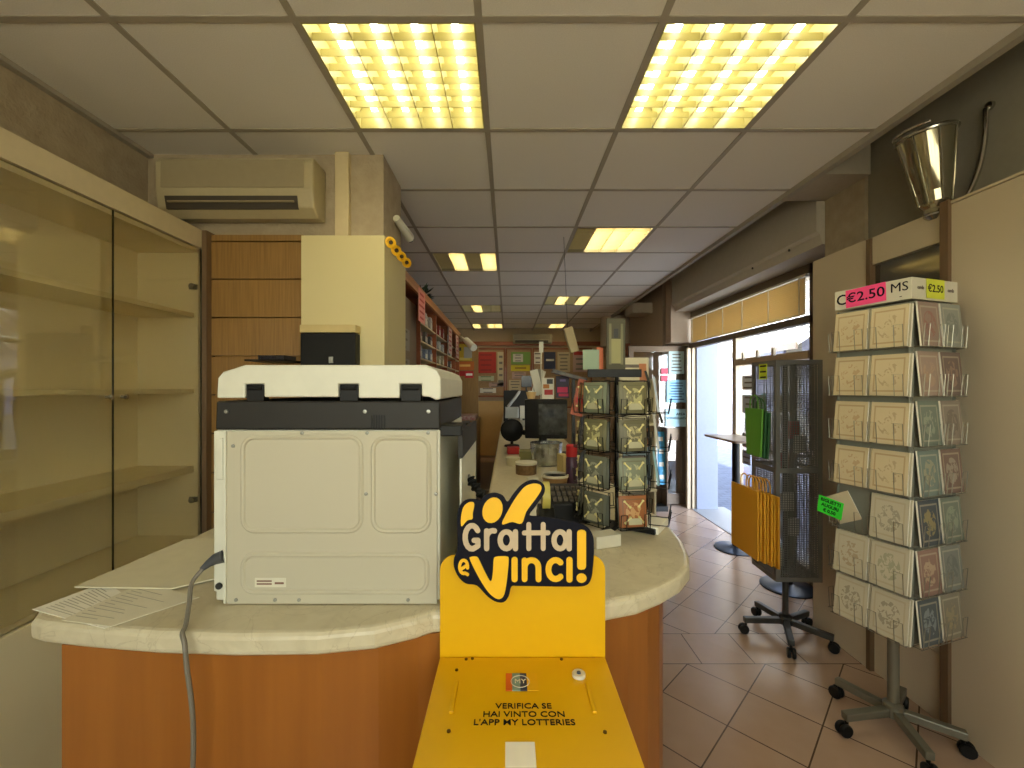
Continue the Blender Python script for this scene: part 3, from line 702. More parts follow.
# ---------------------------------------------------------------- yellow lottery stand
t = thing('lottery_stand', 'yellow lottery ticket checking stand with the Gratta e Vinci sign', 'stand', (.03, .70, 0))
yp = .850; xl, xr = -.135, .193; zt = .917
pedestal = MB(); pedestal.box(xl+.012, xr-.012, .52, .83, 0, zt-.02); under(pedestal.build('pedestal', M_yellow, bevel=.006), t)
under(MB().box(xl-.01, xr+.01, .50, .84, 0, .02).build('foot_plate', M_yellow, bevel=.004), t)
top = under(MB().box(xl, xr, .48, .8485, zt-.02, zt).build('top_panel', M_yellow, bevel=.003), t)
rt = MB(); po = [(xl, zt-.03), (xr, zt-.03)]+[(xr-.03+.03*math.cos(a), 1.118-.03+.03*math.sin(a)) for a in [PI/2*k/6 for k in range(7)]]+[(xl+.03-.03*math.sin(a), 1.118-.03+.03*math.cos(a)) for a in [PI/2*k/6 for k in range(7)]]
rt.prism(po, yp, yp+.004); back = under(rt.build('back_panel', M_yellow), t)
TI = Matrix.Translation(-Vector(t.location))
def sub(o, par): o.parent = par; return o
# the sign
ys = yp-.022
q = lambda u, v: ((440+u/5.486-CX)*ys/F, CH-(470+v/5.486-CY)*ys/F)
outl = [(95, 440), (95, 330), (97, 240), (112, 190), (150, 162), (200, 162), (222, 168), (250, 138), (300, 126), (345, 142), (370, 175), (400, 135), (440, 88), (485, 60), (530, 56), (568, 78), (576, 112), (560, 150), (520, 205), (492, 250), (560, 256), (660, 272), (760, 292), (815, 320), (840, 365), (845, 430), (840, 520), (828, 600), (795, 635), (700, 640), (560, 638), (430, 636), (392, 640), (378, 690), (352, 724), (310, 724), (262, 695), (215, 645), (190, 630), (140, 622), (100, 585), (76, 530), (78, 480)]
mb = MB().prism([q(*p) for p in smooth_poly(outl, 4)], ys, ys+.004); sg = under(mb.build('sign', M_navy), t)
def blobs(name, polys, m, z=.0012):
    mb = MB()
    for po in polys: mb.prism([q(*p) for p in po], ys-z, ys)
    return sub(mb.build(name, m), sg)
def ell(cx, cy, a, b, rot=0, n=20):
    r = math.radians(rot); return [(cx+a*math.cos(t_)*math.cos(r)-b*math.sin(t_)*math.sin(r), cy+a*math.cos(t_)*math.sin(r)+b*math.sin(t_)*math.cos(r)) for t_ in [2*PI*k/n for k in range(n)]]
f1 = smooth_poly([(118, 308), (116, 255), (128, 205), (155, 178), (182, 176), (188, 195), (180, 235), (178, 268), (150, 276)], 4)
f2 = ell(288, 220, 54, 72, 18)
f3 = smooth_poly([(340, 296), (372, 225), (420, 145), (465, 92), (510, 74), (548, 80), (556, 105), (530, 150), (475, 225), (448, 292), (395, 284)], 4)
blobs('finger', [f1], M_ylet); blobs('finger', [f2], M_ylet); blobs('finger', [f3], M_ylet)
vv = smooth_poly([(165, 492), (172, 476), (196, 474), (212, 486), (245, 555), (278, 610), (290, 560), (294, 492), (304, 476), (335, 472), (368, 474), (377, 490), (372, 560), (360, 650), (345, 695), (315, 706), (268, 672), (215, 592)], 4)
def strokes(name, items, m, wd, z=.0012):
    """items: polylines in sign units; round caps and joins"""
    mb = MB(); e = 0
    for po in items:
        w_ = po[0] if isinstance(po[0], (int, float)) else wd; po = po[1:] if isinstance(po[0], (int, float)) else po
        for a, b in zip(po[:-1], po[1:]):
            dx, dy = b[0]-a[0], b[1]-a[1]; L_ = math.hypot(dx, dy)
            if L_ < 1e-6: continue
            nx, ny = -dy/L_*w_/2, dx/L_*w_/2; e += 1
            mb.prism([q(a[0]+nx, a[1]+ny), q(b[0]+nx, b[1]+ny), q(b[0]-nx, b[1]-ny), q(a[0]-nx, a[1]-ny)], ys-z-e*.00002, ys)
        for a in po:
            e += 1; mb.prism([q(*p) for p in ell(a[0], a[1], w_/2, w_/2, 0, 12)], ys-z-e*.00002, ys)
    return sub(mb.build(name, m), sg)
def arc(cx, cy, a, b, t0, t1, n=12): return [(cx+a*math.cos(math.radians(t0+(t1-t0)*k/n)), cy-b*math.sin(math.radians(t0+(t1-t0)*k/n))) for k in range(n+1)]
ST = 29
G = arc(176, 368, 38, 64, 35, 300)+[(208, 415), (208, 385), (188, 385)]
strokes('letter_g', [G], M_tan, ST)
strokes('letter_r', [[(256, 333), (256, 430)], arc(290, 372, 34, 40, 178, 75, 6)], M_tan, ST)
strokes('letter_a', [arc(364, 384, 34, 46, 0, 350, 18), [(414, 338), (414, 430)]], M_tan, ST)
strokes('letter_t', [[(487, 298), (487, 430)], [(462, 344), (525, 344)]], M_tan, ST-2)
strokes('letter_t', [[(566, 298), (566, 430)], [(525, 344), (592, 344)]], M_tan, ST-2)
strokes('letter_a', [arc(658, 384, 33, 46, 0, 350, 18), [(708, 338), (708, 430)]], M_tan, ST)
blobs('letter_v', [vv], M_ylet)
strokes('letter_e', [arc(130, 530, 22, 36, -10, 110, 8)+arc(130, 530, 22, 36, 110, 290, 10)+[(152, 572)], [(112, 545), (150, 520)]], M_ylet, 17)
strokes('letter_i', [[(409, 492), (409, 598)]], M_ylet, 34)
strokes('letter_n', [[(464, 495), (464, 598)], arc(502, 535, 38, 42, 180, 0, 10)+[(540, 598)]], M_ylet, 32)
strokes('letter_c', [arc(634, 545, 40, 52, 48, 312, 14)], M_ylet, 32)
strokes('letter_i', [[(710, 492), (710, 600)]], M_ylet, 34)
blobs('exclamation_mark', [[(q_[0], q_[1]) for q_ in [(752, 340), (758, 330), (775, 326), (793, 330), (801, 340), (801, 530), (793, 543), (775, 547), (758, 543), (752, 530)]], ell(776, 592, 28, 26)], M_ylet)
# lettering, card, slots, lock on the top panel
zT = zt+.0004
for s_, y_, sx in (('VERIFICA SE', .7165, 1.08), ('HAI VINTO CON', .6985, 1.08), ("L'APP MY LOTTERIES", .6815, 1.08)):
    sub(lettering('lettering', s_, .0165, frame_M((.026, y_, zT), (1, 0, 0), (0, 1, 0)), M_navy, None, bold=.00012, sx=sx), top)
mb = MB(); W_ = .0575
for k, (a, b) in enumerate(((0, .2), (.2, .45), (.45, .66), (.66, 1.0))):
    mb.m(k); mb.box(-.004+W_*a*1.0, -.004+W_*b, .752, .797, zT, zT+.0015)
card = sub(mb.build('logo_card', [mat('c_orange', (214, 96, 30), .5), mat('c_grey', (120, 150, 140), .5), mat('c_navy', (30, 40, 74), .5), mat('c_yel', (230, 176, 20), .5)]), top)
mb = MB(); mb.tube([(.022+.0165*math.cos(a), .7745+.0165*math.sin(a)*.95, zT+.0018) for a in [2*PI*k/24 for k in range(24)]], .0007, 6, closed=True)
r_ = mb.build('ring', M_offwhite); sub(r_, card); r_.parent = top
r_ = lettering('lettering', 'MY', .0155, frame_M((.022, .7745, zT+.002), (1, 0, 0), (0, 1, 0)), M_offwhite, None); sub(r_, top)
sub(MB().box(-.004, .040, .60, .6435, zT, zT+.0006).build('blank_label', M_paper), top)
mb = MB(); mb.lathe([(0, 0), (.0125, 0), (.0125, .004), (.011, .006), (.005, .006), (.004, .004), (0, .004)], (.131, .792, zT), 20); lk = sub(mb.build('lock', M_offwhite, smooth=True), top)
mb = MB(); mb.lathe([(0, 0), (.004, 0), (.0035, .003), (0, .0035)], (.131, .792, zT+.0045), 12); sub(mb.build('lock_core', mat('lock_blue', (60, 80, 110), .3, .5), smooth=True), top)
for x in (-.093, .142):
    M = Matrix.Translation((x, .735, 0)) @ Matrix.Rotation(math.radians(0), 4, 'Z')
    sub(MB().box(-.0035, .0035, -.035, .04, zt, zt+.004, M).build('raised_rib', M_yellow, bevel=.001), top)
for x, y in ((-.097, .808), (.137, .806), (-.092, .664), (.15, .662), (-.082, .840), (.105, .840), (-.07, .842)):
    mb = MB(); mb.lathe([(0, 0), (.0032, 0), (.003, .002), (0, .0026)], (x, y, zt), 8); sub(mb.build('screw', mat('brass_dark', (96, 70, 20), .4, .6), smooth=True), top)

# ---------------------------------------------------------------- silver wall lamp
t = thing('wall_lamp', 'silver glass wall lamp with a curved arm high on the dark band at right', 'wall lamp', (2.0, 1.87, 2.4))
M_lampglass = mat('silvered_glass', (176, 170, 146), .12, .85, noise=(7, (110, 104, 82), 3, (1, 1, .25)))
Mt = Matrix.Rotation(math.radians(-8), 4, 'Y')
c = (1.885, 1.88, 2.21)
mb = MB(); mb.lathe([(0, 0), (.035, 0), (.045, .012), (.04, .03), (.054, .05), (.088, .28), (.098, .35), (.092, .35), (.083, .28), (.056, .055), (0, .04)], c, 32, Mt); under(mb.build('cup', M_lampglass, smooth=True), t)
mb = MB(); mb.tube([Vector(c)+(Mt @ Vector((.098*math.cos(a), .098*math.sin(a), .35))) for a in [2*PI*k/32 for k in range(32)]], .009, 8, closed=True); under(mb.build('rim', M_chrome, smooth=True), t)
mb = MB(); mb.tube([Vector(c)+(Mt @ Vector((.104*math.cos(a), .104*math.sin(a), .375))) for a in [PI*.2+PI*1.1*k/20 for k in range(21)]], .007, 8); under(mb.build('upper_hoop', M_chrome, smooth=True), t)
mb = MB(); mb.lathe([(0, -.02), (.03, -.018), (.046, 0), (.04, .012), (0, .012)], c, 20, Mt); under(mb.build('finial', M_chrome, smooth=True), t)
for k in range(5):
    a = math.radians(150+k*50); mb = MB()
    mb.tube([Vector(c)+(Mt @ Vector((r*math.cos(a), r*math.sin(a), z))) for r, z in ((.056, .05), (.072, .15), (.09, .28), (.098, .35))], .0035, 6); under(mb.build('rib', M_chrome, smooth=True), t)
mb = MB(); mb.tube(spline([(1.90, 1.88, 2.20), (1.95, 1.85, 2.23), (1.99, 1.82, 2.34), (2.005, 1.80, 2.48), (2.0, 1.79, 2.62)]), .009, 8); under(mb.build('arm', M_chrome, smooth=True), t)
mb = MB(); mb.lathe([(0, 0), (.018, 0), (.016, .012), (0, .018)], (2.019, 1.79, 2.63), 20, Matrix.Rotation(-PI/2, 4, 'Y')); under(mb.build('wall_plate', M_chrome, smooth=True), t)

# ---------------------------------------------------------------- rolling star bases
def star_base(t, cx, cy, ang0, R_, legmat, post_top, r_post=.016):
    mb = MB(); mb.lathe([(0, .075), (.035, .075), (.035, .125), (.02, .135), (0, .135)], (cx, cy, 0), 16); under(mb.build('hub', legmat, smooth=True), t)
    mb = MB(); mb.tube([(cx, cy, .12), (cx, cy, post_top)], r_post, 12); under(mb.build('post', legmat, smooth=True), t)
    for k in range(5):
        a = math.radians(ang0+72*k); ex, ey = math.cos(a), math.sin(a)
        M = frame_M((cx, cy, .095), (ex, ey, -.06), Vector((0, 0, 1))-Vector((ex, ey, -.06)).normalized()*Vector((0, 0, 1)).dot(Vector((ex, ey, -.06)).normalized()))
        mb = MB(); mb.box(.02, R_, -.016, .016, -.016, .016, M); lg = under(mb.build('leg', legmat, bevel=.004), t)
        mb = MB(); px_, py_ = cx+ex*(R_-.012), cy+ey*(R_-.012); ax = Vector((-ey, ex, 0))
        Rw = frame_M((0, 0, 0), (ex, ey, 0), (0, 0, 1))
        for sgn in (-1, 1):
            mb.lathe([(0, -.008), (.024, -.008), (.027, -.003), (.027, .003), (.024, .008), (0, .008)], Vector((px_, py_, .0285))+ax*sgn*.012+Vector((ex, ey, 0))*.012, 16, Rw)
        mb.tube([(px_, py_, .03), (px_, py_, .085)], .007, 8)
        cs = mb.build('caster', M_black, smooth=True); cs.parent = lg

# ---------------------------------------------------------------- perforated bag stand
M_mesh = mat('mesh_black', (116, 115, 111), .5, .1)
t = thing('perforated_stand', 'dark perforated metal display stand on five casters by the shop front', 'display stand', (1.62, 2.50, 0))
cx, cy = 1.62, 2.50
star_base(t, cx, cy, 172, .228, mat('stand_grey', (74, 74, 72), .4, .5), 1.58)
rr = .178; ph0 = -137
cor = [Vector((cx+rr*math.cos(math.radians(ph0+90*k)), cy+rr*math.sin(math.radians(ph0+90*k)), 0)) for k in range(4)]
def perforated(a, b, z0, z1, pitch=.0125, hole=.66):
    """sheet with a staggered grid of square punched holes, as strips"""
    mb = MB(); d = (b-a); L_ = d.length; d.normalize(); n_ = Vector((-d.y, d.x, 0)); T = .0012
    M = Matrix((d, Vector((0, 0, 1)), -n_)).transposed().to_4x4(); M.translation = a
    B = .022
    for (x0, x1, y0, y1) in ((0, B, z0, z1), (L_-B, L_, z0, z1), (B, L_-B, z0, z0+B), (B, L_-B, z1-B, z1), (B, L_-B, (z0+z1)/2-.012, (z0+z1)/2+.012)): mb.box(x0, x1, y0, y1, -T, T, M)
    nx = int((L_-2*B)/pitch); w_ = pitch*(1-hole)
    for k in range(nx+1):
        x = B+k*(L_-2*B)/nx; mb.box(x-w_/2, x+w_/2, z0+B, z1-B, -T*.8, T*.8, M)
    nz = int((z1-z0-2*B)/pitch)
    for k in range(nz+1):
        z = z0+B+k*(z1-z0-2*B)/nz; mb.box(B, L_-B, z-w_/2, z+w_/2, -T*.7, T*.7, M)
    return mb
for k in range(4):
    o = under(perforated(cor[k], cor[(k+1) % 4], .375, 1.605).build('perforated_panel', M_mesh), t)
under(MB().prism([(p.x, p.y) for p in cor], 1.603, 1.606, 'Z').build('top_plate', M_mesh), t)
under(MB().prism([(p.x, p.y) for p in cor], .372, .375, 'Z').build('bottom_plate', M_mesh), t)
# hooked goods inside / on the far faces, seen through the holes
for k, (x, y, z, cc) in enumerate(((1.70, 2.55, 1.20, (170, 60, 70)), (1.68, 2.62, 1.0, (150, 50, 60)), (1.66, 2.58, 1.36, (190, 188, 180)), (1.72, 2.52, 1.12, (200, 196, 186)), (1.60, 2.45, .80, (196, 192, 180)), (1.66, 2.50, .64, (200, 196, 186)), (1.60, 2.50, .46, (190, 184, 170)))):
    o = MB().box(x-.035, x+.035, y-.006, y+.006, z-.05, z+.05).build('hanging_packet', mat('packet%d' % k, cc, .5))
    tag(o, ['pinkish red packet seen through the upper part of the perforated stand', 'dark red packet seen through the middle of the perforated stand', 'highest pale packet inside the perforated stand', 'pale packet between the two red ones inside the perforated stand', 'pale packet just below the middle bar inside the perforated stand', 'pale packet in the lower half of the perforated stand, below the one at the bar', 'lowest pale packet inside the perforated stand'][k], 'packet', 'packets inside the perforated stand')
# bags hung on its left face
M_gold = mat('gold_paper', (222, 160, 36), .55, noise=(9, (208, 144, 28), 3, (1, 1, .3)))
M_green = mat('green_paper', (96, 158, 52), .55); M_dgreen = mat('green_paper_side', (40, 90, 48), .55)
def bag(x, y0, y1, z0, z1, m, label, cat, grp, taper=0, name='paper_bag', th=.006, hh=.075, side=None):
    t_ = thing(name, label, cat, (x, (y0+y1)/2, z0), 0, grp)
    pf = [(y0+taper, z0), (y1-taper, z0), (y1, z1), (y0, z1)]
    mb = MB(); mb.prism(pf, x-th/2, x+th/2, 'X')
    under(mb.build('bag_body', m, bevel=.0015), t_)
    ym = (y0+y1)/2
    mb = MB(); mb.tube(spline([(x, ym-.04, z1-.01), (x, ym-.035, z1+hh*.7), (x, ym, z1+hh), (x, ym+.035, z1+hh*.7), (x, ym+.04, z1-.01)], 4), .0035, 6)
    under(mb.build('handle', m, smooth=True), t_)
pos = ['outermost, facing the viewer', 'second from the outside', 'third from the outside', 'fourth from the outside', 'fifth from the outside', 'sixth, next to the innermost', 'innermost, against the metal']
for k in range(7):
    bag(1.372+.0165*k, 2.345-.004*k+(k % 2)*.006, (2.62 if k == 0 else 2.56)+(k % 3)*.005, .50-.006*k+(k % 2)*.008, .88-.004*k, M_gold, 'folded golden paper bag on the perforated stand, '+pos[k], 'paper bag', 'golden paper bags on the perforated stand', th=.010)
for k in range(3):
    bag(1.388+.017*k, 2.33-.004*k, 2.50, 1.07-.006*k, 1.335-.01*k, [M_green, M_dgreen, M_dgreen][k], ['bright green paper bag hung outermost above the golden bags', 'dark green paper bag hung right behind the bright green one', 'dark green paper bag nearest the metal above the golden bags'][k], 'paper bag', 'green paper bags on the perforated stand', taper=.018, th=.010)
o = sheet('price_tag', 'yellow-green handwritten tag at the top of the perforated stand', 'price tag', frame_M(tuple(cor[0]+(cor[3]-cor[0])*.48+Vector((-.006, -.002, 1.545))), tuple(cor[0]-cor[3]), (0, 0, 1)), .085, .09, mat('tag_lime', (196, 214, 40), .6), lines=3, ink=M_navy)

# ---------------------------------------------------------------- high tables by the shop front
def high_table(x, y, label, r=.18):
    t = thing('high_table', label, 'table', (x, y, 0), 0, 'high tables by the shop front')
    mb = MB(); mb.lathe([(0, 0), (r, 0), (r, .008), (r*.9, .016), (.05, .022), (.04, .03), (0, .03)], (x, y, 0), 32); under(mb.build('base_disc', mat('disc_dark', (58, 64, 74), .3, .5), smooth=True), t)
    mb = MB(); mb.tube([(x, y, .02), (x, y, .985)], .032, 14); under(mb.build('column', M_black, smooth=True), t)
    mb = MB(); mb.prism(rrect(x-.165, x+.145, y-.28, y+.28, .03), .985, 1.005, 'Z'); under(mb.build('tabletop', mat('table_brown', (150, 128, 108), .4), bevel=.003), t)
high_table(2.055, 3.86, 'dark high table with a disc base, half hidden behind the golden bags')
high_table(2.04, 3.12, 'dark high table hidden behind the perforated stand, its disc base on the tiles')

# ---------------------------------------------------------------- greeting card stand
cx, cy = 1.62, 1.80
t = thing('card_stand', 'tall revolving greeting card stand on five casters at the right wall', 'display stand', (cx, cy, 0))
M_standg = mat('stand_pale', (124, 122, 108), .4, .5)
star_base(t, cx, cy, 112, .22, M_standg, .46, .02)
mb = MB(); mb.tube([(cx, cy, .44), (cx, cy, 1.86)], .014, 12); under(mb.build('inner_post', M_standg, smooth=True), t)
R_ = .198; PH = -116.6
cor = [Vector((cx+R_*math.cos(math.radians(PH+90*k)), cy+R_*math.sin(math.radians(PH+90*k)), 0)) for k in range(4)]
A, Cc, Dd, Bc = cor      # A nearest, next (+90) right, opposite, left
def face_M(a, b, z):      # origin at a, x toward b, y up, z outwards
    d = (b-a).normalized(); M = Matrix((d, Vector((0, 0, 1)), d.cross(Vector((0, 0, 1))))).transposed().to_4x4(); M.translation = Vector((a.x, a.y, z)); return M
z_rows = [1.607-.1895*k for k in range(7)]           # pocket floors
for (a, b) in ((Bc, A), (A, Cc), (Cc, Dd), (Dd, Bc)):
    M0 = face_M(a, b, 0); s_ = (b-a).length
    for k, z in enumerate(z_rows):
        mb = MB()
        def W(pts, r=.0014): mb.tube([M0 @ Vector(p) for p in pts], r, 5)
        for zz, dd in ((z, 0), (z, .03)): W([(.0, zz, dd), (s_, zz, dd)])
        for c_ in range(2):
            x0 = .006+c_*(s_/2); x1 = x0+s_/2-.012
            for xs_ in (x0+.004, x1-.034):
                W([(xs_, z, .03), (xs_, z+.085, .036), (xs_+.03, z+.085, .036), (xs_+.03, z, .03)])
            W([(x0, z, 0), (x0, z, .03)]); W([(x1, z, 0), (x1, z, .03)])
            W([(x0, z, -.004), (x0, z+.17, -.004)]); W([(x1, z, -.004), (x1, z+.17, -.004)])
        under(mb.build('wire_pocket_row', M_wirec), t)
    mb = MB(); mb.box(0, s_, z_rows[-1]-.005, 1.78, -.012, -.010, M0); under(mb.build('plastic_back', mat('clear_back', (132, 134, 122), .3)), t)
hd = under(MB().prism([(p.x, p.y) for p in [cor[0], cor[1], cor[2], cor[3]]], 1.79, 1.872, 'Z').build('header_box', M_offwhite), t)
def put_text(par, s_, size, M, m, **k):
    o = lettering('lettering', s_, size, M, m, None, **k); o.parent = par; return o
Mf = face_M(Bc, A, 0); Mr = face_M(A, Cc, 0); sL = (A-Bc).length
def on(M, x, y, z=.0012): return M @ Matrix.Translation((x, y, z))
put_text(hd, 'C', .062, on(Mf, .028, 1.83), M_navy, bold=.0008)
put_text(hd, 'MS', .05, on(Mf, .24, 1.84), M_navy)
put_text(hd, '-', .03, on(Mf, .245, 1.806), M_navy)
put_text(hd, 'cards', .018, on(Mr, .05, 1.835), M_greyink, bold=.001); put_text(hd, 'cards', .018, on(Mr, .235, 1.835), M_greyink, bold=.001)
def note(name, label, M, w_, h_, m, s_, size, cat='price tag', ink=None, sx=1, nlines=None):
    mb = MB(); mb.box(-w_/2, w_/2, -h_/2, h_/2, 0, .0008, M); o = tag(mb.build(name, m), label, cat)
    L_ = s_.split('|')
    for k, q_ in enumerate(L_):
        e = put_text(o, q_, size, M @ Matrix.Translation((0, (len(L_)-1)*size*.55-k*size*1.1, .001)), ink or M_navy, bold=.0006, sx=sx)
    return o
note('price_tag', 'bright pink handwritten €2.50 tag stuck on the card stand header', on(Mf, .122, 1.833, .003) @ Matrix.Rotation(math.radians(2), 4, 'Z'), .15, .075, mat('tag_pink', (250, 78, 140), .6), '€2.50', .055, sx=1.1)
note('price_tag', 'yellow handwritten €2.50 tag on the right side of the card stand header', on(Mr, .135, 1.834, .003), .11, .075, mat('tag_yellow', (216, 224, 70), .6), '€2.50', .04)
def card_mat(name, base, border, motif, seed, ms=9, thr=.52):
    m, nt, b = nodes_of(name); L = nt.links
    tc = nt.nodes.new('ShaderNodeTexCoord'); sp = nt.nodes.new('ShaderNodeSeparateXYZ'); L.new(tc.outputs['UV'], sp.inputs[0])
    def mth(op, a, c=None):
        n = nt.nodes.new('ShaderNodeMath'); n.operation = op
        for i, q_ in enumerate((a, c)):
            if q_ is None: continue
            if isinstance(q_, (int, float)): n.inputs[i].default_value = q_
            else: L.new(q_, n.inputs[i])
        return n.outputs[0]
    ax = mth('ABSOLUTE', mth('SUBTRACT', sp.outputs[0], .5)); ay = mth('ABSOLUTE', mth('SUBTRACT', sp.outputs[1], .5))
    mxx = mth('MAXIMUM', ax, ay)
    line = mth('MULTIPLY', mth('GREATER_THAN', mxx, .37), mth('LESS_THAN', mxx, .41))
    n = nt.nodes.new('ShaderNodeTexNoise'); n.inputs['Scale'].default_value = ms; n.inputs['Detail'].default_value = 3; n.inputs['Distortion'].default_value = 1
    mp = nt.nodes.new('ShaderNodeMapping'); mp.inputs['Location'].default_value = (seed*3.1, seed*1.7, 0); L.new(tc.outputs['UV'], mp.inputs['Vector']); L.new(mp.outputs[0], n.inputs['Vector'])
    d2 = mth('SQRT', mth('ADD', mth('MULTIPLY', ax, ax), mth('MULTIPLY', ay, ay)))
    mo = mth('MULTIPLY', mth('GREATER_THAN', n.outputs['Fac'], thr), mth('LESS_THAN', d2, .3))
    c1 = nt.nodes.new('ShaderNodeMixRGB'); c1.inputs[1].default_value = lin(base)+(1,); c1.inputs[2].default_value = lin(border)+(1,); L.new(mth('MULTIPLY', line, .45), c1.inputs[0])
    c2 = nt.nodes.new('ShaderNodeMixRGB'); c2.inputs[2].default_value = lin(motif)+(1,); L.new(c1.outputs[0], c2.inputs[1]); L.new(mth('MULTIPLY', mo, .45), c2.inputs[0])
    L.new(c2.outputs[0], b.inputs['Base Color']); b.inputs['Roughness'].default_value = .5
    return m
CARD_N = [0]
def card(M, w_, h_, m, label, name='greeting_card', group='cards on the revolving stand', th=.006, cat='card'):
    """stack front: thin box with a UV-mapped front, plus a folded edge line"""
    v = [M @ Vector(p) for p in ((-w_/2, 0, 0), (w_/2, 0, 0), (w_/2, h_, 0), (-w_/2, h_, 0), (-w_/2, 0, -th), (w_/2, 0, -th), (w_/2, h_, -th), (-w_/2, h_, -th))]
    f_ = [(0, 1, 2, 3), (4, 7, 6, 5), (0, 4, 5, 1), (1, 5, 6, 2), (2, 6, 7, 3), (3, 7, 4, 0)]
    me = bpy.data.meshes.new(name); me.from_pydata([tuple(p) for p in v], [], f_); me.materials.append(m); me.materials.append(M_paper)
    uv = me.uv_layers.new(name='UVMap')
    for p in me.polygons:
        p.material_index = 0 if p.index == 0 else 1
        for li_, co in zip(p.loop_indices, ((0, 0), (1, 0), (1, 1), (0, 1))): uv.data[li_].uv = co
    o = bpy.data.objects.new(name, me); COL.objects.link(o); return tag(o, label, cat, group)
rown = ['top row', 'second row down', 'third row down', 'fourth row down', 'fifth row down', 'sixth row down', 'bottom row']
parch = card_mat('card_parchment', (208, 192, 154), (150, 104, 60), (170, 120, 80), 1, 7, .56)
parch2 = card_mat('card_parchment2', (212, 196, 158), (160, 112, 66), (160, 130, 96), 4, 6, .58)
white_c = [card_mat('card_white%d' % k, (198, 190, 164), (178, 160, 126), mo, 7+k, 8, .5) for k, mo in enumerate([(110, 104, 90), (120, 130, 96), (96, 80, 60), (150, 110, 60), (90, 76, 60)])]
# (left column, right column) of the left face, then of the right face
LF = [(parch, parch2, 'parchment card with a brown border'), (parch, parch2, 'parchment card with a brown border'), (parch, parch2, 'parchment card with a brown border'), (parch, parch2, 'parchment card with a brown border'), (None, white_c[0], ''), (white_c[3], white_c[1], ''), (white_c[2], white_c[4], '')]
for r_, (a_, b_, _) in enumerate(LF):
    for c_, m_ in enumerate((a_, b_)):
        if m_ is None: continue
        xx = sL*(.26 if c_ == 0 else .76); hh = .155 if r_ < 4 else .165
        M = Mf @ Matrix.Translation((xx, z_rows[r_]+.003, .024)) @ Matrix.Rotation(math.radians(-6), 4, 'X')
        kind_ = 'parchment card with brown border' if r_ < 4 else 'cream card with a drawn picture'
        side_ = 'left' if c_ == 0 else 'right'
        card(M, .128, hh+.008, m_, f'{kind_}, {side_} column of card stand left face, {rown[r_]}')
        card(M @ Matrix.Translation((.006, -.002, -.009)), .126, hh+.01, white_c[0], f'spare card behind {side_} column card of card stand left face, {rown[r_]}', th=.008)
cols = [((160, 126, 110), (146, 150, 136)), ((176, 140, 118), (120, 92, 80)), ((112, 130, 112), (150, 130, 110)), ((110, 136, 126), (132, 96, 80)), ((60, 72, 84), (116, 128, 108)), ((160, 110, 92), (130, 134, 122)), ((70, 84, 92), (140, 128, 102))]
mots = [((150, 80, 70), (90, 104, 96)), ((190, 160, 130), (180, 150, 130)), ((180, 184, 160), (90, 84, 76)), ((190, 176, 140), (196, 190, 170)), ((200, 180, 110), (170, 176, 150)), ((214, 196, 160), (90, 96, 96)), ((170, 180, 180), (176, 160, 120))]
cols = [tuple(tuple(v*.6+sum(c_)/3*.25+20 for v in c_) for c_ in p_) for p_ in cols]
cn = [('red-brown', 'pale green'), ('dusty rose', 'brown'), ('grey-green', 'tan framed'), ('teal-grey', 'dark red topped'), ('dark blue night-sky', 'muted green'), ('red bordered', 'grey floral'), ('dark blue swirled', 'olive and cream')]
for r_ in range(7):
    for c_ in range(2):
        m_ = card_mat('card_r%d%d' % (r_, c_), cols[r_][c_], (200, 192, 166), mots[r_][c_], r_*5+c_, 6, .48)
        M = Mr @ Matrix.Translation((sL*(.27 if c_ == 0 else .76), z_rows[r_]+.003, .024)) @ Matrix.Rotation(math.radians(-5), 4, 'X')
        card(M, .124, .17, m_, f'{cn[r_][c_]} card on the card stand right face, {["left", "right"][c_]} column, {rown[r_]}')
Mn = Mf @ Matrix.Translation((.02, z_rows[4]+.09, .03))
o = card(Mn @ Matrix.Translation((.055, -.055, -.012)) @ Matrix.Rotation(math.radians(28), 4, 'Z'), .10, .12, mat('envelope_paper', (206, 190, 160), .7), 'tilted blank envelope sticking out behind the green note on the card stand', 'envelope', None, .003, 'envelope')
note('price_note', 'fluorescent green handwritten note on the left edge of the card stand', Mn @ Matrix.Translation((-.015, -.01, .008)) @ Matrix.Rotation(math.radians(-8), 4, 'Z'), .105, .075, mat('note_green', (60, 232, 60), .6), 'BIGLIETTI|AUGURI|€ 0,50', .020, 'note')

# ---------------------------------------------------------------- packet spinner on the counter
cx, cy = .352, 1.385
t = thing('packet_spinner', 'black wire countertop spinner holding patterned packets at the counter bend', 'display rack', (cx, cy, 1.0))
mb = MB(); mb.tube([(cx, cy, 1.012), (cx, cy, 1.5)], .006, 8); under(mb.build('post', M_wire), t)
for k in range(4):
    a = math.radians(-35+90*k); mb = MB(); M = Matrix.Translation((cx, cy, 0)) @ Matrix.Rotation(a, 4, 'Z'); mb.box(.0, .125, -.012, .012, 1.001, 1.018, M); under(mb.build('foot', M_black, bevel=.003), t)
def hexM(k, z, r=.112):
    a = math.radians(-80+60*k); n_ = Vector((math.cos(a), math.sin(a), 0)); x_ = Vector((-n_.y, n_.x, 0)); M = Matrix((x_, Vector((0, 0, 1)), n_)).transposed().to_4x4(); M.translation = Vector((cx, cy, z))+n_*r; return M
zr = [1.372, 1.259, 1.146, 1.033]
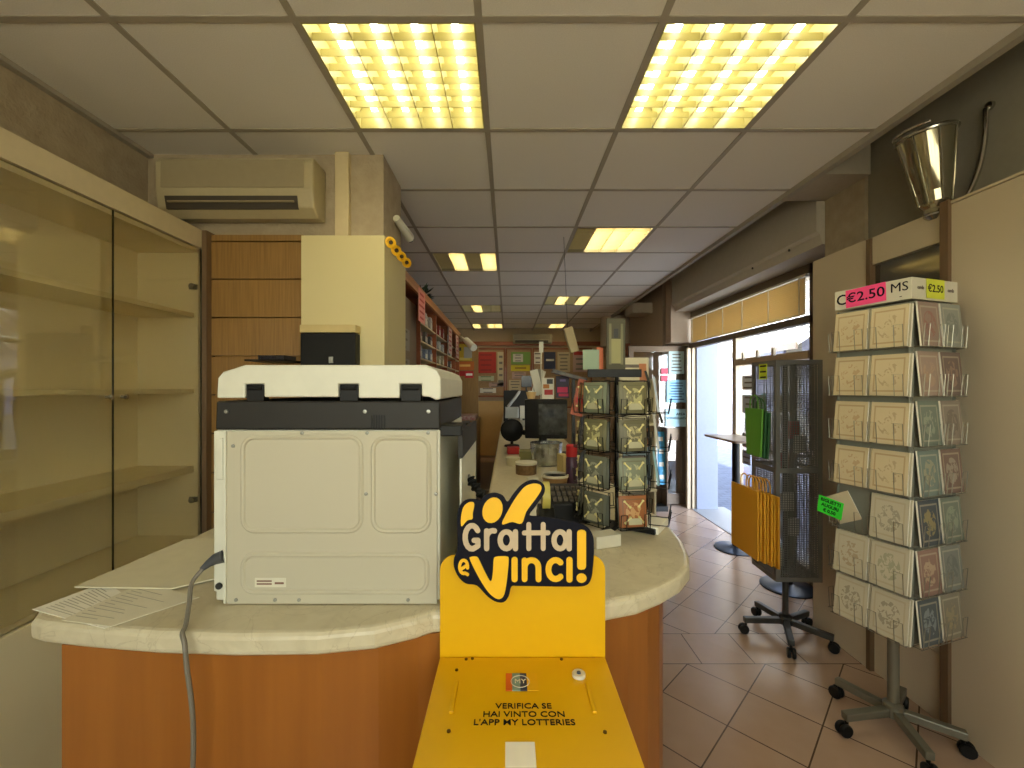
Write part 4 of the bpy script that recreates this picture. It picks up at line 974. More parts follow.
for z in zr:
    mb = MB()
    for k in range(6):
        M = hexM(k, z, .1)
        def W(pts, r=.0016): mb.tube([M @ Vector((p[0], p[1], p[2]*(1.9 if k == 1 else 1))) for p in pts], r, 5)
        W([(-.046, 0, 0), (-.046, 0, .03), (.046, 0, .03), (.046, 0, 0), (-.046, 0, 0)])
        W([(-.046, 0, .03), (-.046, .045, .034), (-.028, .045, .034), (-.028, 0, .03)]); W([(.046, 0, .03), (.046, .045, .034), (.028, .045, .034), (.028, 0, .03)])
        W([(-.046, 0, 0), (-.046, .10, -.002), (.046, .10, -.002), (.046, 0, 0)])
        mb.tube([(cx, cy, z+.10), tuple(M @ Vector((0, .10, -.002)))], .0013, 5)
    under(mb.build('wire_basket_ring', M_wire), t)
under(MB().box(cx-.115, cx+.045, cy-.115, cy-.108, 1.482, 1.506).build('header_bar', M_black, bevel=.001), t)
under(MB().box(cx-.003, cx+.003, cy-.11, cy, 1.488, 1.494).build('header_arm', M_black), t)
pk = [card_mat('packet_bone%d' % k, c1, (90, 84, 60), c2, 31+k, 5, .5) for k, (c1, c2) in enumerate([((112, 108, 76), (222, 214, 150)), ((104, 100, 74), (214, 204, 150)), ((122, 128, 104), (210, 206, 160)), ((150, 92, 50), (226, 190, 130)), ((96, 98, 84), (176, 176, 150))])]
M_bonec = mat('bone_cream', (226, 216, 150), .5)
def packet(M, w_, h_, m, label):
    t_ = thing('treat_packet', label, 'packet', tuple(M.translation), 0, 'packets in the countertop spinner')
    n_ = 8; v = []; fs = []
    for i in range(n_+1):
        for j in range(n_+1):
            u, w2 = i/n_, j/n_; b_ = .009*(math.sin(PI*u)*math.sin(PI*w2))**.5; v.append(M @ Vector(((u-.5)*w_, w2*h_, b_)))
    for i in range(n_):
        for j in range(n_): a_ = i*(n_+1)+j; fs.append((a_, a_+n_+1, a_+n_+2, a_+1))
    K = len(v); v += [M @ Vector(((u-.5)*w_, w2*h_, -.004)) for u, w2 in ((0, 0), (1, 0), (1, 1), (0, 1))]; fs.append((K, K+3, K+2, K+1))
    me = bpy.data.meshes.new('bag_body'); me.from_pydata([tuple(p) for p in v], [], fs); me.materials.append(m); uv = me.uv_layers.new(name='UVMap')
    inv = M.inverted()
    for lo in me.loops:
        p = inv @ me.vertices[lo.vertex_index].co; uv.data[lo.index].uv = (p.x/w_+.5, p.y/h_)
    for p in me.polygons: p.use_smooth = True
    o = bpy.data.objects.new('bag_body', me); COL.objects.link(o); under(o, t_)
    for sx_ in (-1, 1):
        for sz_ in (-1, 1):
            mb = MB(); c0 = Vector((sx_*w_*.36, h_*(.5+sz_*.36), .0075)); c1 = Vector((sx_*w_*.14, h_*(.5+sz_*.14), .0115))
            mb.tube([M @ (c0+(c1-c0)*f_) for f_ in (0, .1, .25, .75, .9, 1)], [.003, .0042, .0022, .0022, .0042, .003], 6); under(mb.build('printed_bone', M_bonec, smooth=True), t_)
    mb = MB(); mb.box(-w_*.22, w_*.26, h_*.10, h_*.30, .0085, .0105, M); under(mb.build('label', mat('packet_label', (176, 172, 140), .6)), t_)
rn = ['top', 'second', 'third', 'lowest']
for ri, z in enumerate(zr):
    for k, mi in ((0, [0, 1, 2, 3][ri]), (5, [2, 0, 4, 4][ri]), (4, [0, 1, 4, 2][ri])):
        M = hexM(k, z+.004, .118) @ Matrix.Rotation(math.radians(-5), 4, 'X')
        side_ = {0: 'facing the viewer', 5: 'on the left face', 4: 'on the rear left face'}[k]
        packet(M @ Matrix.Translation((.003, -.002, -.016)) @ Matrix.Rotation(math.radians(2), 4, 'Z'), .084, .088, pk[4], f'spare packet behind the packet {side_}, spinner {rn[ri]} tier') if k != 4 else None
        packet(M, .086, .092, pk[mi], ['olive', 'brownish', 'grey-green', 'orange-brown', 'dull grey'][mi]+f' cream-printed packet {side_} of the spinner, {rn[ri]} tier')
for ri in (0, 1, 2):
    M = hexM(1, zr[ri]+.004, .125) @ Matrix.Rotation(math.radians(-8), 4, 'X')
    sheet('booklet', ['bluish white', 'pale grey', 'light teal'][ri]+' booklet in the right-hand pocket of the spinner, '+rn[ri]+' tier', 'booklet', M @ Matrix.Translation((0, .055, 0)), .075, .11, mat('booklet%d' % ri, [(176, 188, 200), (186, 184, 172), (130, 170, 178)][ri], .5), lines=4, ink=M_greyink, th=.006, group='booklets in the countertop spinner')
# boards standing in the spinner top
def standing(name, label, cat, x, y, z0, w_, h_, m, rz=0, th=.004, tilt=0, extra=None):
    M = Matrix.Translation((x, y, z0)) @ Matrix.Rotation(rz, 4, 'Z') @ Matrix.Rotation(tilt, 4, 'Y') @ Matrix.Rotation(PI/2, 4, 'X')
    mb = MB(); mb.box(-w_/2, w_/2, 0, h_, -th, 0, M)
    mats = [m]
    for e in (extra or []):
        mb.m(len(mats)); mats.append(e[0]); mb.box(e[1]*w_, e[2]*w_, e[3]*h_, e[4]*h_, 0, .0012, M)
    o = mb.build(name, mats); return tag(o, label, cat)
M_olive = mat('olive_board', (74, 70, 48), .6)
standing('display_board', 'tall dark olive board with a pale figure on top of the spinner', 'board', .328, 1.30, 1.506, .058, .155, M_olive, .1, extra=[(mat('pale_fig', (150, 146, 98), .6), -.25, .25, .12, .6), (mat('pale_fig2', (120, 116, 84), .6), -.38, -.25, .1, .9), (mat('pale_fig2', (120, 116, 84), .6), .25, .38, .1, .9), (M_dark, -.12, .12, .62, .8)])
standing('display_card', 'pale green card at the left of the spinner top', 'board', .258, 1.33, 1.507, .05, .062, mat('pale_green', (140, 158, 130), .6), -.1)
standing('display_card', 'orange card between the pale green card and the olive board', 'board', .287, 1.335, 1.507, .02, .07, mat('orange_card', (206, 110, 70), .6), .1)
standing('strip_card', 'orange-red hanging strip of packets left of the spinner', 'packet strip', .222, 1.40, 1.36, .04, .12, mat('orange_strip', (166, 78, 40), .5), 0, tilt=.25, extra=[(mat('orange_strip2', (206, 150, 90), .5), -.3, .3, .6, .85), (M_red, -.35, .35, .35, .5)])

# ---------------------------------------------------------------- things along the counter
def lathe_thing(name, label, cat, x, y, prof, m, z=1.0005, n=24, parts=None, group=None):
    if not parts:
        mb = MB(); mb.lathe(prof, (x, y, z), n); return tag(mb.build(name, m, smooth=True), label, cat, group)
    t_ = thing(name, label, cat, (x, y, z), 0, group)
    for pn, pp, pm in parts:
        mb = MB(); mb.lathe(pp, (x, y, z), n); under(mb.build(pn, pm, smooth=True), t_)
    return t_
def carton(name, label, cat, x0, x1, y0, y1, z0, z1, m, rz=0, lid=None, group=None, bands=None):
    cx_, cy_ = (x0+x1)/2, (y0+y1)/2
    M = Matrix.Translation((cx_, cy_, 0)) @ Matrix.Rotation(rz, 4, 'Z')
    mb = MB(); mb.box(x0-cx_, x1-cx_, y0-cy_, y1-cy_, z0, z1, M); mats = [m]
    for b_ in (bands or []):
        mb.m(len(mats)); mats.append(b_[0]); mb.box(x0-cx_+(x1-x0)*b_[1], x0-cx_+(x1-x0)*b_[2], y0-cy_-.001, y0-cy_, z0+(z1-z0)*b_[3], z0+(z1-z0)*b_[4], M)
    return tag(mb.build(name, mats, bevel=.0015), label, cat, group)
Z0 = 1.0005
t = thing('desk_terminal', 'black desk terminal with rows of keys between sign and spinner', 'terminal', (.21, 1.5, Z0))
mb = MB(); mb.prism([(1.42, Z0), (1.60, Z0), (1.60, 1.095), (1.42, 1.065)], .14, .275, 'X'); under(mb.build('body', M_black, bevel=.004), t)
for i in range(6):
    for j in range(3):
        z = 1.104+.16*(j*.04+.01)/.18; under(MB().box(.152+i*.019, .164+i*.019, 1.44+j*.045, 1.465+j*.045, 1.065+.03*(.02+j*.045)/.18, 1.076+.03*(.02+j*.045)/.18).build('key', mat('key_brown', (92, 82, 66), .6)), t)
t = thing('tape_dispenser', 'black tape dispenser with a yellow tape roll just right of the sign', 'tape dispenser', (.12, 1.36, Z0))
mb = MB(); mb.prism([(1.26, Z0), (1.44, Z0), (1.44, 1.04), (1.39, 1.075), (1.34, 1.075), (1.28, 1.03)], .095, .145, 'X'); under(mb.build('body', M_black, bevel=.004), t)
mb = MB(); mb.lathe([(.028, -.012), (.045, -.012), (.045, .012), (.028, .012), (.028, -.012)], (.12, 1.37, 1.105), 24, Matrix.Rotation(PI/2, 4, 'Y')); under(mb.build('tape_roll', mat('tape_yellow', (206, 192, 96), .4), smooth=True), t)
paper('receipt_sheet', 'white zigzag-cut slips behind the top edge of the sign', [(.035, 1.48), (.12, 1.44), (.135, 1.60), (.05, 1.62)], 1.0005, M_paper)
paper('receipt_sheet', 'second white slip lying over the zigzag-cut one', [(.07, 1.50), (.13, 1.49), (.132, 1.57), (.08, 1.585)], 1.002, M_paper)
carton('card_stack', 'stack of white cards beside the spinner foot', 'card stack', .235, .315, 1.20, 1.25, Z0, 1.035, M_offwhite, .35)
carton('leaflet', 'white leaflet standing folded under the right-hand wires of the spinner', 'leaflet', .42, .50, 1.32, 1.44, Z0, 1.022, M_paper, -.6)
t = thing('coiled_brush', 'black ribbed grip leaning between the copier and the sign', 'coil', (-.06, 1.1, 1.2))
pts = spline([(-.098, 1.06, 1.235), (-.085, 1.05, 1.215), (-.04, 1.03, 1.165), (.01, 1.01, 1.11), (.03, 1.0, 1.05), (.03, 1.0, 1.004)], 14); N = len(pts)
mb = MB(); mb.tube(pts[8:], [.013 if (k % 4) < 2 else .0085 for k in range(N-8)], 10); under(mb.build('ribbed_sleeve', M_black), t)
mb = MB(); mb.tube(pts[:9], .004, 6); under(mb.build('wire_end', M_steel), t)
lathe_thing('wooden_bowl', 'round cream-rimmed wooden bowl nearest on the long counter', 'bowl', .215, 1.96, None, None, parts=[('bowl', [(0, 0), (.05, 0), (.06, .045), (.055, .045), (.045, .008), (0, .008)], mat('bowl_wood', (150, 116, 74), .5)), ('rim', [(.055, .045), (.063, .045), (.063, .056), (.055, .056), (.055, .045)], M_offwhite)])
lathe_thing('round_pot', 'small low cream pot at the left of the wooden bowl', 'pot', .118, 2.06, [(0, 0), (.028, 0), (.03, .012), (.026, .02), (0, .02)], M_offwhite)
lathe_thing('woven_tin', 'round brown tin with a cream top behind the small low pot', 'tin', .095, 2.25, None, None, parts=[('tin', [(0, 0), (.054, 0), (.056, .05), (0, .05)], mat('tin_brown', (140, 110, 70), .6, noise=(60, (96, 72, 44)))), ('tin_lid', [(.0, .0505), (.058, .0505), (.058, .062), (0, .064)], M_offwhite)])
lathe_thing('white_tub', 'pale round tub at the counter left edge, beyond the brown tin', 'tub', .03, 2.50, [(0, 0), (.038, 0), (.042, .045), (0, .048)], mat('tub_white', (196, 190, 160), .5))
carton('olive_box', 'flat olive box beyond the pale round tub', 'box', .07, .19, 2.62, 2.72, Z0, 1.062, mat('olive_box', (132, 126, 74), .6))
carton('red_packet', 'small red packet at the left edge of the long counter', 'packet', -.005, .075, 2.9, 2.98, Z0, 1.045, M_red, .1)
t = thing('clear_tub', 'clear plastic tub with scrunched bags on the counter', 'tub', (.22, 2.5, Z0))
mb = MB(); mb.lathe([(.085, 0), (.095, .13)], (.225, 2.52, Z0), 24); under(mb.build('wall', glass('tub_plastic', (240, 242, 238), .1, mirror=.3), smooth=True), t)
mb = MB(); mb.lathe([(0, .002), (.07, .004), (.078, .05), (.06, .1), (.03, .115), (0, .11)], (.225, 2.52, Z0), 12); under(mb.build('bag_bundle', mat('grey_film', (190, 190, 176), .35, noise=(24, (96, 96, 84)), bump=(30, .8)), smooth=True), t)
carton('cream_carton', 'narrow cream carton between clear tub and spray can', 'carton', .26, .30, 2.1, 2.2, Z0, 1.115, mat('carton_cream', (196, 178, 120), .6), .2)
t = lathe_thing('spray_can', 'red-capped purple spray can beside the spinner', 'spray can', .293, 1.97, None, None, parts=[('can', [(0, 0), (.026, 0), (.027, .004), (.027, .125), (.022, .135), (0, .135)], mat('can_purple', (52, 36, 66), .3, noise=(14, (84, 44, 60)))), ('cap', [(0, .1352), (.025, .1352), (.026, .15), (.026, .185), (.02, .19), (0, .19)], mat('cap_red', (190, 34, 40), .4))])
t = thing('till_monitor', 'black till monitor seen from behind on the long counter', 'monitor', (.27, 3.05, Z0))
mb = MB(); M = Matrix.Translation((.27, 3.05, 1.22)) @ Matrix.Rotation(-.12, 4, 'Z') @ Matrix.Rotation(.12, 4, 'X')
mb.box(-.15, .15, -.02, .025, -.13, .15, M); under(mb.build('screen_housing', M_black, bevel=.008), t)
mb = MB(); mb.box(-.05, .15, -.024, -.021, -.10, .12, M); under(mb.build('film_cover', mat('film_grey', (96, 98, 96), .15, noise=(18, (30, 30, 30), 4)), ), t)
mb = MB(); mb.tube([(.25, 3.07, 1.01), (.25, 3.07, 1.12)], .03, 12); mb.lathe([(0, 0), (.10, 0), (.095, .014), (0, .02)], (.25, 3.07, Z0), 24); under(mb.build('stand', M_black, smooth=True), t)
t = thing('desk_fan', 'small round black desk fan at the left of the till monitor', 'fan', (.02, 3.3, Z0))
mb = MB(); Mx = Matrix.Rotation(PI/2, 4, 'X') ; mb.lathe([(0, -.03), (.06, -.028), (.085, -.01), (.088, .008), (.07, .02), (0, .022)], (.03, 3.3, 1.125), 24, Mx); under(mb.build('fan_head', M_black, smooth=True), t)
mb = MB(); mb.lathe([(0, 0), (.06, 0), (.055, .012), (.012, .02), (.010, .05), (0, .05)], (.03, 3.3, Z0), 20); under(mb.build('fan_foot', M_black, smooth=True), t)
mb = MB(); mb.tube([(.11, 3.3, 1.11), (.17, 3.25, 1.10)], .02, 10); under(mb.build('fan_arm', M_black, smooth=True), t)
carton('white_carton', 'small white carton beyond the fan', 'carton', .14, .25, 5.0, 5.1, Z0+.08, 1.24, M_offwhite)
carton('counter_box', 'low grey box under the white carton', 'box', .0, .27, 4.95, 5.2, Z0, 1.08, mat('lowgrey', (170, 162, 140), .6))
t = thing('receipt_printer', 'grey and black till printer far along the counter', 'printer', (.05, 6.0, Z0))
mb = MB(); mb.prism([(5.7, Z0), (6.1, Z0), (6.1, 1.36), (5.95, 1.42), (5.78, 1.2)], -.06, .28, 'X'); under(mb.build('body', M_dark, bevel=.01), t)
under(MB().box(-.04, .14, 5.66, 5.72, 1.05, 1.2).build('tray', M_steel, bevel=.005), t); mb = MB(); mb.tube([(0, 5.75, 1.2), (.1, 5.8, 1.32), (.16, 5.95, 1.4)], .02, 8); under(mb.build('cover_arm', mat('pale_arm', (180, 178, 168), .4), smooth=True), t)
t = thing('small_screen', 'small black square screen on a stalk above the till printer', 'screen', (.22, 5.0, Z0))
under(MB().box(.15, .27, 4.86, 4.88, 1.46, 1.59).build('screen_panel', mat('screen_dark', (24, 30, 44), .2), bevel=.003), t)
mb = MB(); mb.tube([(.21, 4.885, 1.10), (.21, 4.885, 1.5)], .009, 8); mb.box(.165, .255, 4.88, 4.93, 1.082, 1.10); under(mb.build('stalk', M_dark), t)
t = thing('pole_sign', 'slim white pole with a tag, rising from the counter', 'pole', (.245, 3.2, Z0))
mb = MB(); mb.tube([(.25, 3.25, Z0), (.25, 3.25, 1.76)], .004, 8); mb.lathe([(0, 0), (.05, 0), (.045, .01), (0, .014)], (.25, 3.25, Z0), 16); under(mb.build('pole', M_white, smooth=True), t)
under(MB().box(.235, .268, 3.24, 3.244, 1.72, 1.80).build('tag', M_white), t)
t = thing('magazine_fan', 'fanned white papers clipped on the pole beside the small screen', 'papers', (.22, 3.2, 1.4))
for k in range(4):
    M = Matrix.Translation((.20+.012*k, 3.20-.006*k, 1.40)) @ Matrix.Rotation(.3-.18*k, 4, 'Y')
    under(MB().box(-.03, .03, -.001, .001, 0, .19, M).build('sheet', [M_paper, M_offwhite, mat('greyp', (150, 146, 130), .7), M_paper][k]), t)
def stand_poster(label, px0, px1, py0, py1, Y, m, extra, name='counter_display'):
    x0, _, z1 = P(px0, py0, Y); x1, _, z0 = P(px1, py1, Y)
    return standing(name, label, 'poster', (x0+x1)/2, Y, z0, x1-x0, z1-z0, m, 0, extra=extra)
M_pink = mat('pink_print', (214, 50, 96), .6)
stand_poster('dark poster with pink lettering standing on the till monitor', 556, 569, 376, 398, 3.02, mat('night_blue', (40, 24, 58), .5), [(M_pink, -.4, .4, .25, .5), (M_pink, -.3, .45, .08, .2), (mat('lav', (130, 110, 160), .6), -.2, .25, .75, .85)])
stand_poster('white and red leaflet display beside the dark pink-lettered poster', 542, 554, 378, 399, 3.03, M_paper, [(M_red, -.3, .4, .2, .45), (mat('or1', (190, 120, 50), .6), -.4, .1, .5, .7), (M_dark, -.1, .4, .72, .95)])
t = thing('box_of_pens', 'cream bowl of small white things on the monitor top corner', 'bowl', (.16, 3.03, 1.37))
mb = MB(); mb.lathe([(0, 0), (.025, 0), (.038, .05), (.034, .05), (.022, .006), (0, .006)], (.165, 3.05, 1.372), 16); under(mb.build('bowl', mat('bowl_cream', (226, 190, 130), .5), smooth=True), t)
mb = MB()
for k in range(4): mb.lathe([(0, 0), (.013, .004), (.012, .018), (0, .026)], (.165+.014*math.cos(k*1.7), 3.05+.014*math.sin(k*1.7), 1.405), 8)
under(mb.build('sweets', M_paper, smooth=True), t)
# binder of leaflets lying across (dark, shiny) above the poster
t = thing('magazine_roll', 'shiny dark magazine leaning across above the pink-lettered poster', 'magazine', (.4, 2.9, 1.5))
M = Matrix.Translation((.42, 2.95, 1.535)) @ Matrix.Rotation(.28, 4, 'Y'); under(MB().box(-.12, .12, -.05, .05, -.012, .012, M).build('cover', mat('mag_dark', (44, 44, 66), .5, noise=(30, (120, 116, 104)))), t)
under(MB().box(.44, .46, 2.93, 2.97, Z0, 1.51).build('support', M_dark), t); under(MB().box(.38, .49, 2.87, 2.99, Z0, 1.008).build('foot', M_dark), t)
# newspaper stand behind the spinner
t = thing('newspaper_stand', 'pale newspaper stand rising behind the spinner', 'stand', (.70, 2.35, 0))
mb = MB(); mb.box(.60, .79, 2.40, 2.42, 0, 1.62); mb.box(.60, .61, 2.28, 2.42, 0, 1.5); mb.box(.78, .79, 2.28, 2.42, 0, 1.5)
for z in (.1, .5, .9, 1.25): mb.box(.60, .79, 2.27, 2.42, z, z+.012)
under(mb.build('frame', mat('stand_cream', (196, 188, 160), .5)), t)
for k, (z, cc, lab) in enumerate(((1.27, (214, 206, 176), 'pale bordered newspaper in the top shelf of the newspaper stand'), (.915, (120, 140, 150), 'bluish magazine in the second shelf of the newspaper stand'), (.515, (170, 150, 120), 'tan magazine in the lower shelf of the newspaper stand'))):
    sheet('newspaper', lab, 'newspaper', frame_M((.695, 2.36-.02*k, z+.18), (1, 0, 0), (0, .12, 1)), .16, .34, mat('news%d' % k, cc, .7), lines=6, ink=M_greyink, extra=[(mat('news_or', (196, 130, 90), .7), .2, .45, .1, .4)])
standing('leaning_board', 'thin dark board leaning against the newspaper stand', 'board', .845, 2.34, 1.26, .012, .30, M_dark, 0, tilt=-.32)
bpy.data.objects[-1] if False else None
t = thing('magazine_rack', 'low rack of teal and white magazines in front of the glass door leaf', 'rack', (1.66, 5.1, 0))
under(MB().box(1.46, 1.88, 5.02, 5.2, 0, .06).build('plinth', M_dark), t)
mb = MB(); mb.box(1.46, 1.88, 5.19, 5.21, .06, .98); mb.box(1.46, 1.475, 5.02, 5.19, .06, .98); mb.box(1.865, 1.88, 5.02, 5.19, .06, .98)
under(mb.build('frame', M_alu), t)
for k, (x, cc, nm) in enumerate(((1.54, (180, 186, 190), 'white'), (1.66, (206, 80, 110), 'pink'), (1.75, (200, 206, 206), 'pale grey'), (1.82, (60, 150, 190), 'teal'))):
    sheet('magazine', f'{nm} magazine upright in the low rack by the glass door leaf', 'magazine', frame_M((x, 5.08, .62), (1, 0, 0), (0, .1, 1)), .09, .62, mat('mg%d' % k, cc, .5), lines=4, ink=M_paper)
# hanging cream sign
t = thing('hanging_sign', 'cream plastic sign hanging tilted from the ceiling above the till', 'sign', P(570, 325, 3.4))
x, y, z = P(571, 340, 3.4)
M = Matrix.Translation((x, y, z)) @ Matrix.Rotation(-.28, 4, 'Y'); under(MB().box(-.035, .035, -.03, .03, -.10, .10, M).build('panel', mat('sign_cream', (196, 180, 136), .5), bevel=.005), t)
mb = MB(); a = M @ Vector((0, 0, .1)); mb.tube([a, (a.x-.03, a.y, ZC)], .0015, 5); under(mb.build('cord', M_wire), t)

# ---------------------------------------------------------------- tobacco shelving on the left
t = thing('tobacco_shelving', 'red wood wall shelving with a long canopy behind the counter', 'shelving', (-1.0, 5.0, 0))
ys_ = [3.94, 4.82, 5.70, 6.55]
zs_ = [1.10, 1.30, 1.50, 1.72, 1.885, 2.055]
under(MB().box(-1.248, -1.23, 3.94, 7.1, .1, 2.28).build('back', mat('shelf_back', (148, 116, 76), .7)), t)
mb = MB()
for y in ys_+[7.1]: under(MB().box(-1.23, -.81, y, y+.03, 0, 2.27).build('upright', M_shelfwood), t)
under(MB().box(-1.23, -.80, 2.75, 7.13, 2.27, 2.30).build('canopy', M_shelfwood), t)
under(MB().box(-.835, -.79, 2.75, 7.13, 2.302, 2.36).build('cornice', mat('cornice_wood', (176, 112, 62), .4)), t)
under(MB().box(-.80, -.78, 2.75, 7.13, 2.275, 2.3).build('lower_cornice', mat('cornice_wood2', (196, 134, 84), .4)), t)
for i in range(4):
    y1 = (ys_+[7.1])[i+1]
    for z in zs_: under(MB().box(-1.23, -.815, ys_[i]+.031, y1-.001, z, z+.014).build('shelf', mat('shelf_pale', (206, 186, 140), .5)), t)
pcols = [(200, 196, 186), (170, 60, 56), (120, 130, 150), (190, 176, 140), (86, 84, 82), (206, 206, 200)]
pm = [mat('pack%d' % k, c_, .45, noise=(60, tuple(v*.6 for v in c_))) for k, c_ in enumerate(pcols)]
proto = {}
bayn = ['nearest bay', 'second bay', 'third bay', 'last bay']
for i in range(3):
    for zi, z in enumerate(zs_[2:]):
        for k in range(6 if i < 2 else 4):
            ci = (k*3+zi*2+i) % 6
            if ci not in proto:
                mb = MB(); mb.box(-.045, .045, -.045, .045, 0, .115); mb.m(1); mb.box(.045, .0458, -.035, .035, .02, .07)
                o = mb.build('cigarette_carton', [pm[ci], M_offwhite], bevel=.002); proto[ci] = o
            else: o = proto[ci].copy(); COL.objects.link(o)
            o.location = (-.875-.02*(k % 2), ys_[i]+.11+k*((.88-.16)/5 if i < 2 else .2), z+.0145)
            o.scale = (1, 1, .9+.35*((k*7+zi) % 3)/3 if zi < 3 else 1.2)
            tag(o, ['grey-white', 'red', 'blue-grey', 'beige', 'dark grey', 'white'][ci]+f' carton on the {["lowest visible", "third", "second", "top"][zi]} shelf, {bayn[i]} of the red wood shelving', 'carton', 'cartons on the red wood shelving')
def pinksign(label, y, z, w_, h_, c_, nm):
    return sheet('hanging_notice', label, 'notice', frame_M((-.775, y, z), (0, 1, 0), (0, 0, 1)), w_, h_, mat(nm, c_, .6), lines=5, ink=M_red)
pinksign('large pink and white notice hung at the near end of the shelving canopy', 3.85, 2.18, .30, .29, (226, 150, 140), 'pinks')
for k, (y, lab) in enumerate(((5.75, 'nearer of the two pale strips hung from the canopy end'), (6.55, 'farther of the two pale strips hung from the canopy end'))): pinksign(lab, y, 2.08, .34, .34, (214, 180, 160), 'pale_strip')
t = thing('grey_cabinet', 'grey sheet-covered locker between cream casing and shelving', 'locker', (-1.0, 3.2, 0))
under(MB().box(-1.24, -.84, 2.8, 3.92, 0, 2.2).build('body', mat('locker_brown', (128, 112, 92), .6)), t)
for k, z in enumerate((1.85, 1.6, 1.35)): sheet('locker_notice', ['upper', 'middle', 'lower'][k]+' pale sheet stuck on the grey locker', 'notice', frame_M((-.839, 3.4, z), (0, 1, 0), (0, 0, 1)), .5, .18, mat('lockpaper', (150, 146, 136), .7), lines=3, ink=M_greyink)
t = thing('artificial_plant', 'small dark green artificial plant on the shelving canopy', 'plant', (-.86, 4.3, 2.302))
mb = MB(); mb.lathe([(0, 0), (.05, 0), (.06, .07), (0, .07)], (-.90, 4.4, 2.302), 12); under(mb.build('pot', mat('pot_red', (150, 60, 40), .6), smooth=True), t)
mb = MB(); R = random.Random(3)
for k in range(90):
    a, e, L_ = R.random()*2*PI, R.random()*1.3, .07+.10*R.random(); d = Vector((math.cos(a)*math.cos(e), math.sin(a)*math.cos(e), math.sin(e)))
    p0 = Vector((-.89, 4.4, 2.38)); p1 = p0+d*L_; s__ = d.orthogonal().normalized()*.014
    mb.add([p0+d*L_*.4, p0+d*L_*.7+s__, p1, p0+d*L_*.7-s__], [(0, 1, 2, 3)])
under(mb.build('foliage', mat('plant_green', (36, 56, 30), .6)), t)
t = thing('security_camera', 'small white security camera at the far end of the shelving canopy', 'camera', (-.62, 6.9, 2.2))
a, b = P(466, 340, 6.6), P(474, 348, 6.4)
mb = MB(); mb.tube([a, b], [.05, .055], 10); under(mb.build('camera_body', M_white, smooth=True), t)
mb = MB(); mb.tube([(-.80, 6.9, 2.3), a], .015, 8); under(mb.build('bracket', M_white), t)
# lottery corner at the end of the shelving
Yc = 7.2
def wallposter(label, px0, px1, py0, py1, Y, m, extra=None, lines=0, name='poster', cat='poster', ink=None, th=.004):
    x0, _, z1 = P(px0, py0, Y); x1, _, z0 = P(px1, py1, Y)
    return sheet(name, label, cat, frame_M(((x0+x1)/2, Y, (z0+z1)/2), (1, 0, 0), (0, 0, 1)), x1-x0, z1-z0, m, lines=lines, extra=extra, th=th, ink=ink)
M_lot = mat('lottery_yellow', (190, 160, 30), .5)
wallposter('yellow lottery board at the far end of the red wood shelving', 455.5, 472, 344, 361, Yc, M_lot, [(M_dark, -.35, -.15, .1, .3), (M_dark, .1, .3, -.1, .1), (mat('ltan', (210, 190, 90), .5), -.4, .4, -.45, -.3)])
wallposter('grey round-faced dial on the yellow lottery board', 464, 472, 347, 358, Yc-.02, mat('dial_grey', (160, 158, 146), .4), th=.01, name='dial', cat='dial')
wallposter('orange panel below the yellow lottery board', 456, 474, 361.5, 370, Yc, mat('lot_orange', (190, 96, 24), .5), [(mat('lot_pale', (230, 180, 90), .5), -.3, .3, -.1, .15)])
wallposter('red strip panel below the orange lottery panel', 456, 473, 371, 376, Yc, M_red)
wallposter('small red sign in front of the notice board', 465, 473.5, 371, 378, Yc-.012, mat('bright_red', (206, 40, 40), .5), lines=1, ink=M_paper)
tag(MB().box(-1.2, -.5, Yc+.01, Yc+.05, 0, 2.16).build('end_panel', M_slat), 'brown end panel closing the red wood shelving', 'panel')
# notice boards on the back wall
def board(label, px0, px1, py0, py1):
    x0, _, z1 = P(px0, py0, 8.85); x1, _, z0 = P(px1, py1, 8.85)
    t_ = thing('notice_board', label, 'notice board', ((x0+x1)/2, 8.87, z0))
    under(MB().box(x0+.03, x1-.03, 8.86, 8.879, z0+.03, z1-.03).build('cork', mat('cork', (176, 146, 108), .9, noise=(60, (156, 124, 88)))), t_)
    mb = MB(); mb.box(x0, x1, 8.845, 8.879, z0, z0+.03); mb.box(x0, x1, 8.845, 8.879, z1-.03, z1); mb.box(x0, x0+.03, 8.845, 8.879, z0+.03, z1-.03); mb.box(x1-.03, x1, 8.845, 8.879, z0+.03, z1-.03)
    under(mb.build('frame', M_shelfwood), t_)
board('left notice board on the back wall, with the big red poster', 455, 505, 348, 397)
board('middle notice board on the back wall, with green and yellow posters', 505.5, 532, 348, 408)
board('right notice board on the back wall, behind the till', 532.5, 592, 348, 408)
Yb = 8.855
mg = mat('poster_green', (120, 160, 70), .6); my_ = mat('poster_yellow', (216, 196, 40), .6); mc = mat('poster_cream', (200, 186, 150), .7); mp_ = mat('poster_pink', (190, 160, 146), .7)
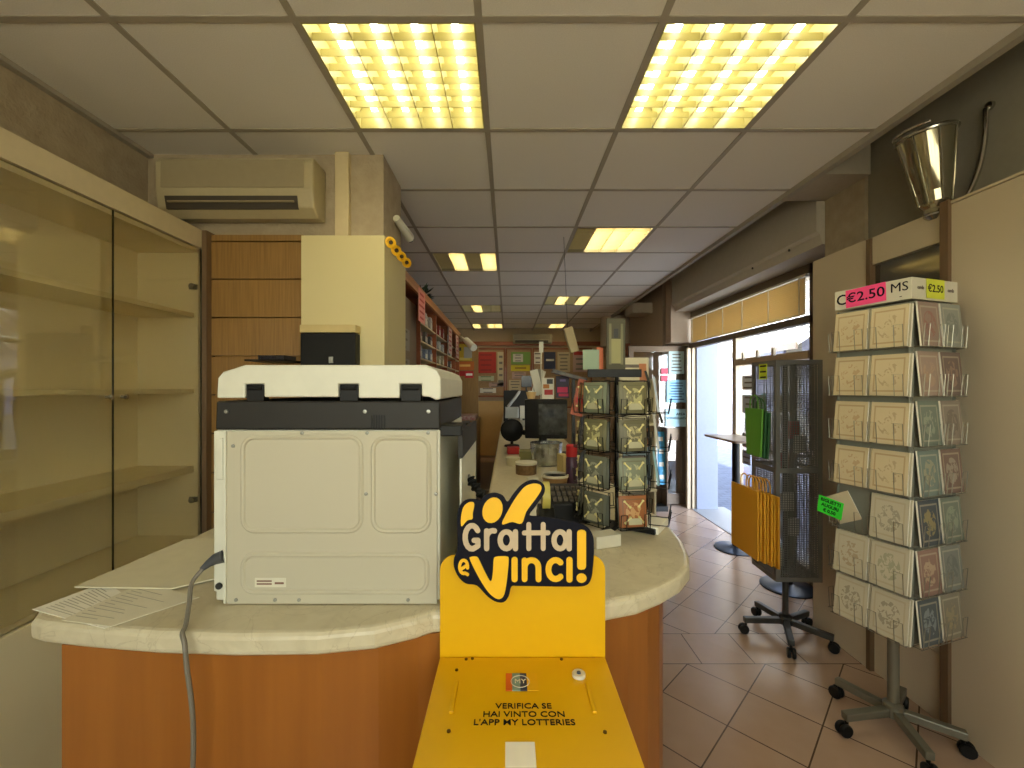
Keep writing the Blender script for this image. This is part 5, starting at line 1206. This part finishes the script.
for a in (('big red poster on the left notice board', 476, 496, 352, 373, mat('poster_red', (176, 46, 34), .6), 4, mat('dimred', (140, 40, 34), .6)),
          ('pale sheet right of the big red poster', 497.5, 504, 352, 386, mc, 5, M_greyink),
          ('wide white slip with green print below the big red poster', 478, 494, 376, 381, mat('pgreenish', (190, 196, 160), .7), 2, mat('pg2', (110, 140, 100), .7)),
          ('cream form at the lower right of the left notice board', 489, 504, 382.5, 387, mp_, 2, M_greyink),
          ('tall cream sheet at the lower left of the left notice board', 470, 478, 383, 393, mc, 4, M_greyink),
          ('row of small white slips low on the left notice board', 480, 496, 388, 393, M_paper, 2, M_greyink),
          ('pinkish sheet behind the small red sign', 462, 469, 378, 383, mp_, 2, M_greyink),
          ('green and grey poster on the middle notice board', 511, 531, 352, 364.5, mg, 0, None),
          ('bright yellow strip poster on the middle notice board', 511, 530, 365.2, 371, my_, 1, mat('yink', (150, 120, 20), .6)),
          ('pink-white form below the yellow strip poster', 512, 526, 372, 379, mp_, 3, M_greyink),
          ('cream form at the middle board bottom', 509, 521, 380, 392, mc, 4, M_greyink),
          ('white notice left of the dark blue poster', 533.5, 542, 352, 364, M_paper, 3, M_greyink),
          ('pale notice right of the dark blue poster', 557.5, 570, 352, 372, mc, 5, M_greyink),
          ('red-headed notice nearest the spinner on the back wall', 573, 587, 351, 372, mp_, 4, M_greyink),
          ('dark blue poster with white lettering on the right notice board', 544, 555.5, 352, 369, mat('poster_navy', (26, 36, 66), .5), 0, None)):
    o = wallposter(a[0], a[1], a[2], a[3], a[4], Yb, a[5], lines=a[6], ink=a[7])
    if 'green and grey' in a[0]:
        wallposter('grey-white sheet pinned over the green poster', 513, 523, 354, 362, Yb-.006, M_offwhite, lines=3, ink=M_greyink)
    if 'dark blue' in a[0] and 'lettering' in a[0]:
        wallposter('small white caption strip on the dark blue poster', 546, 554, 359, 361, Yb-.006, M_paper)
wallposter('red heading strip on the notice nearest the spinner', 574, 586, 351.5, 355, Yb-.006, M_red)
carton('red_tray', 'tray of small red packets on the back counter behind the copier', 'tray', -.76, -.46, 6.0, 6.5, 1.0, 1.06, mat('tray_red', (150, 36, 36), .5, noise=(30, (206, 190, 170))))
tag(MB().box(-.775, -.44, 5.8, 6.8, .0, .999).build('back_counter', [M_slat], bevel=.003), 'brown low cupboard under the tray of red packets', 'cupboard')
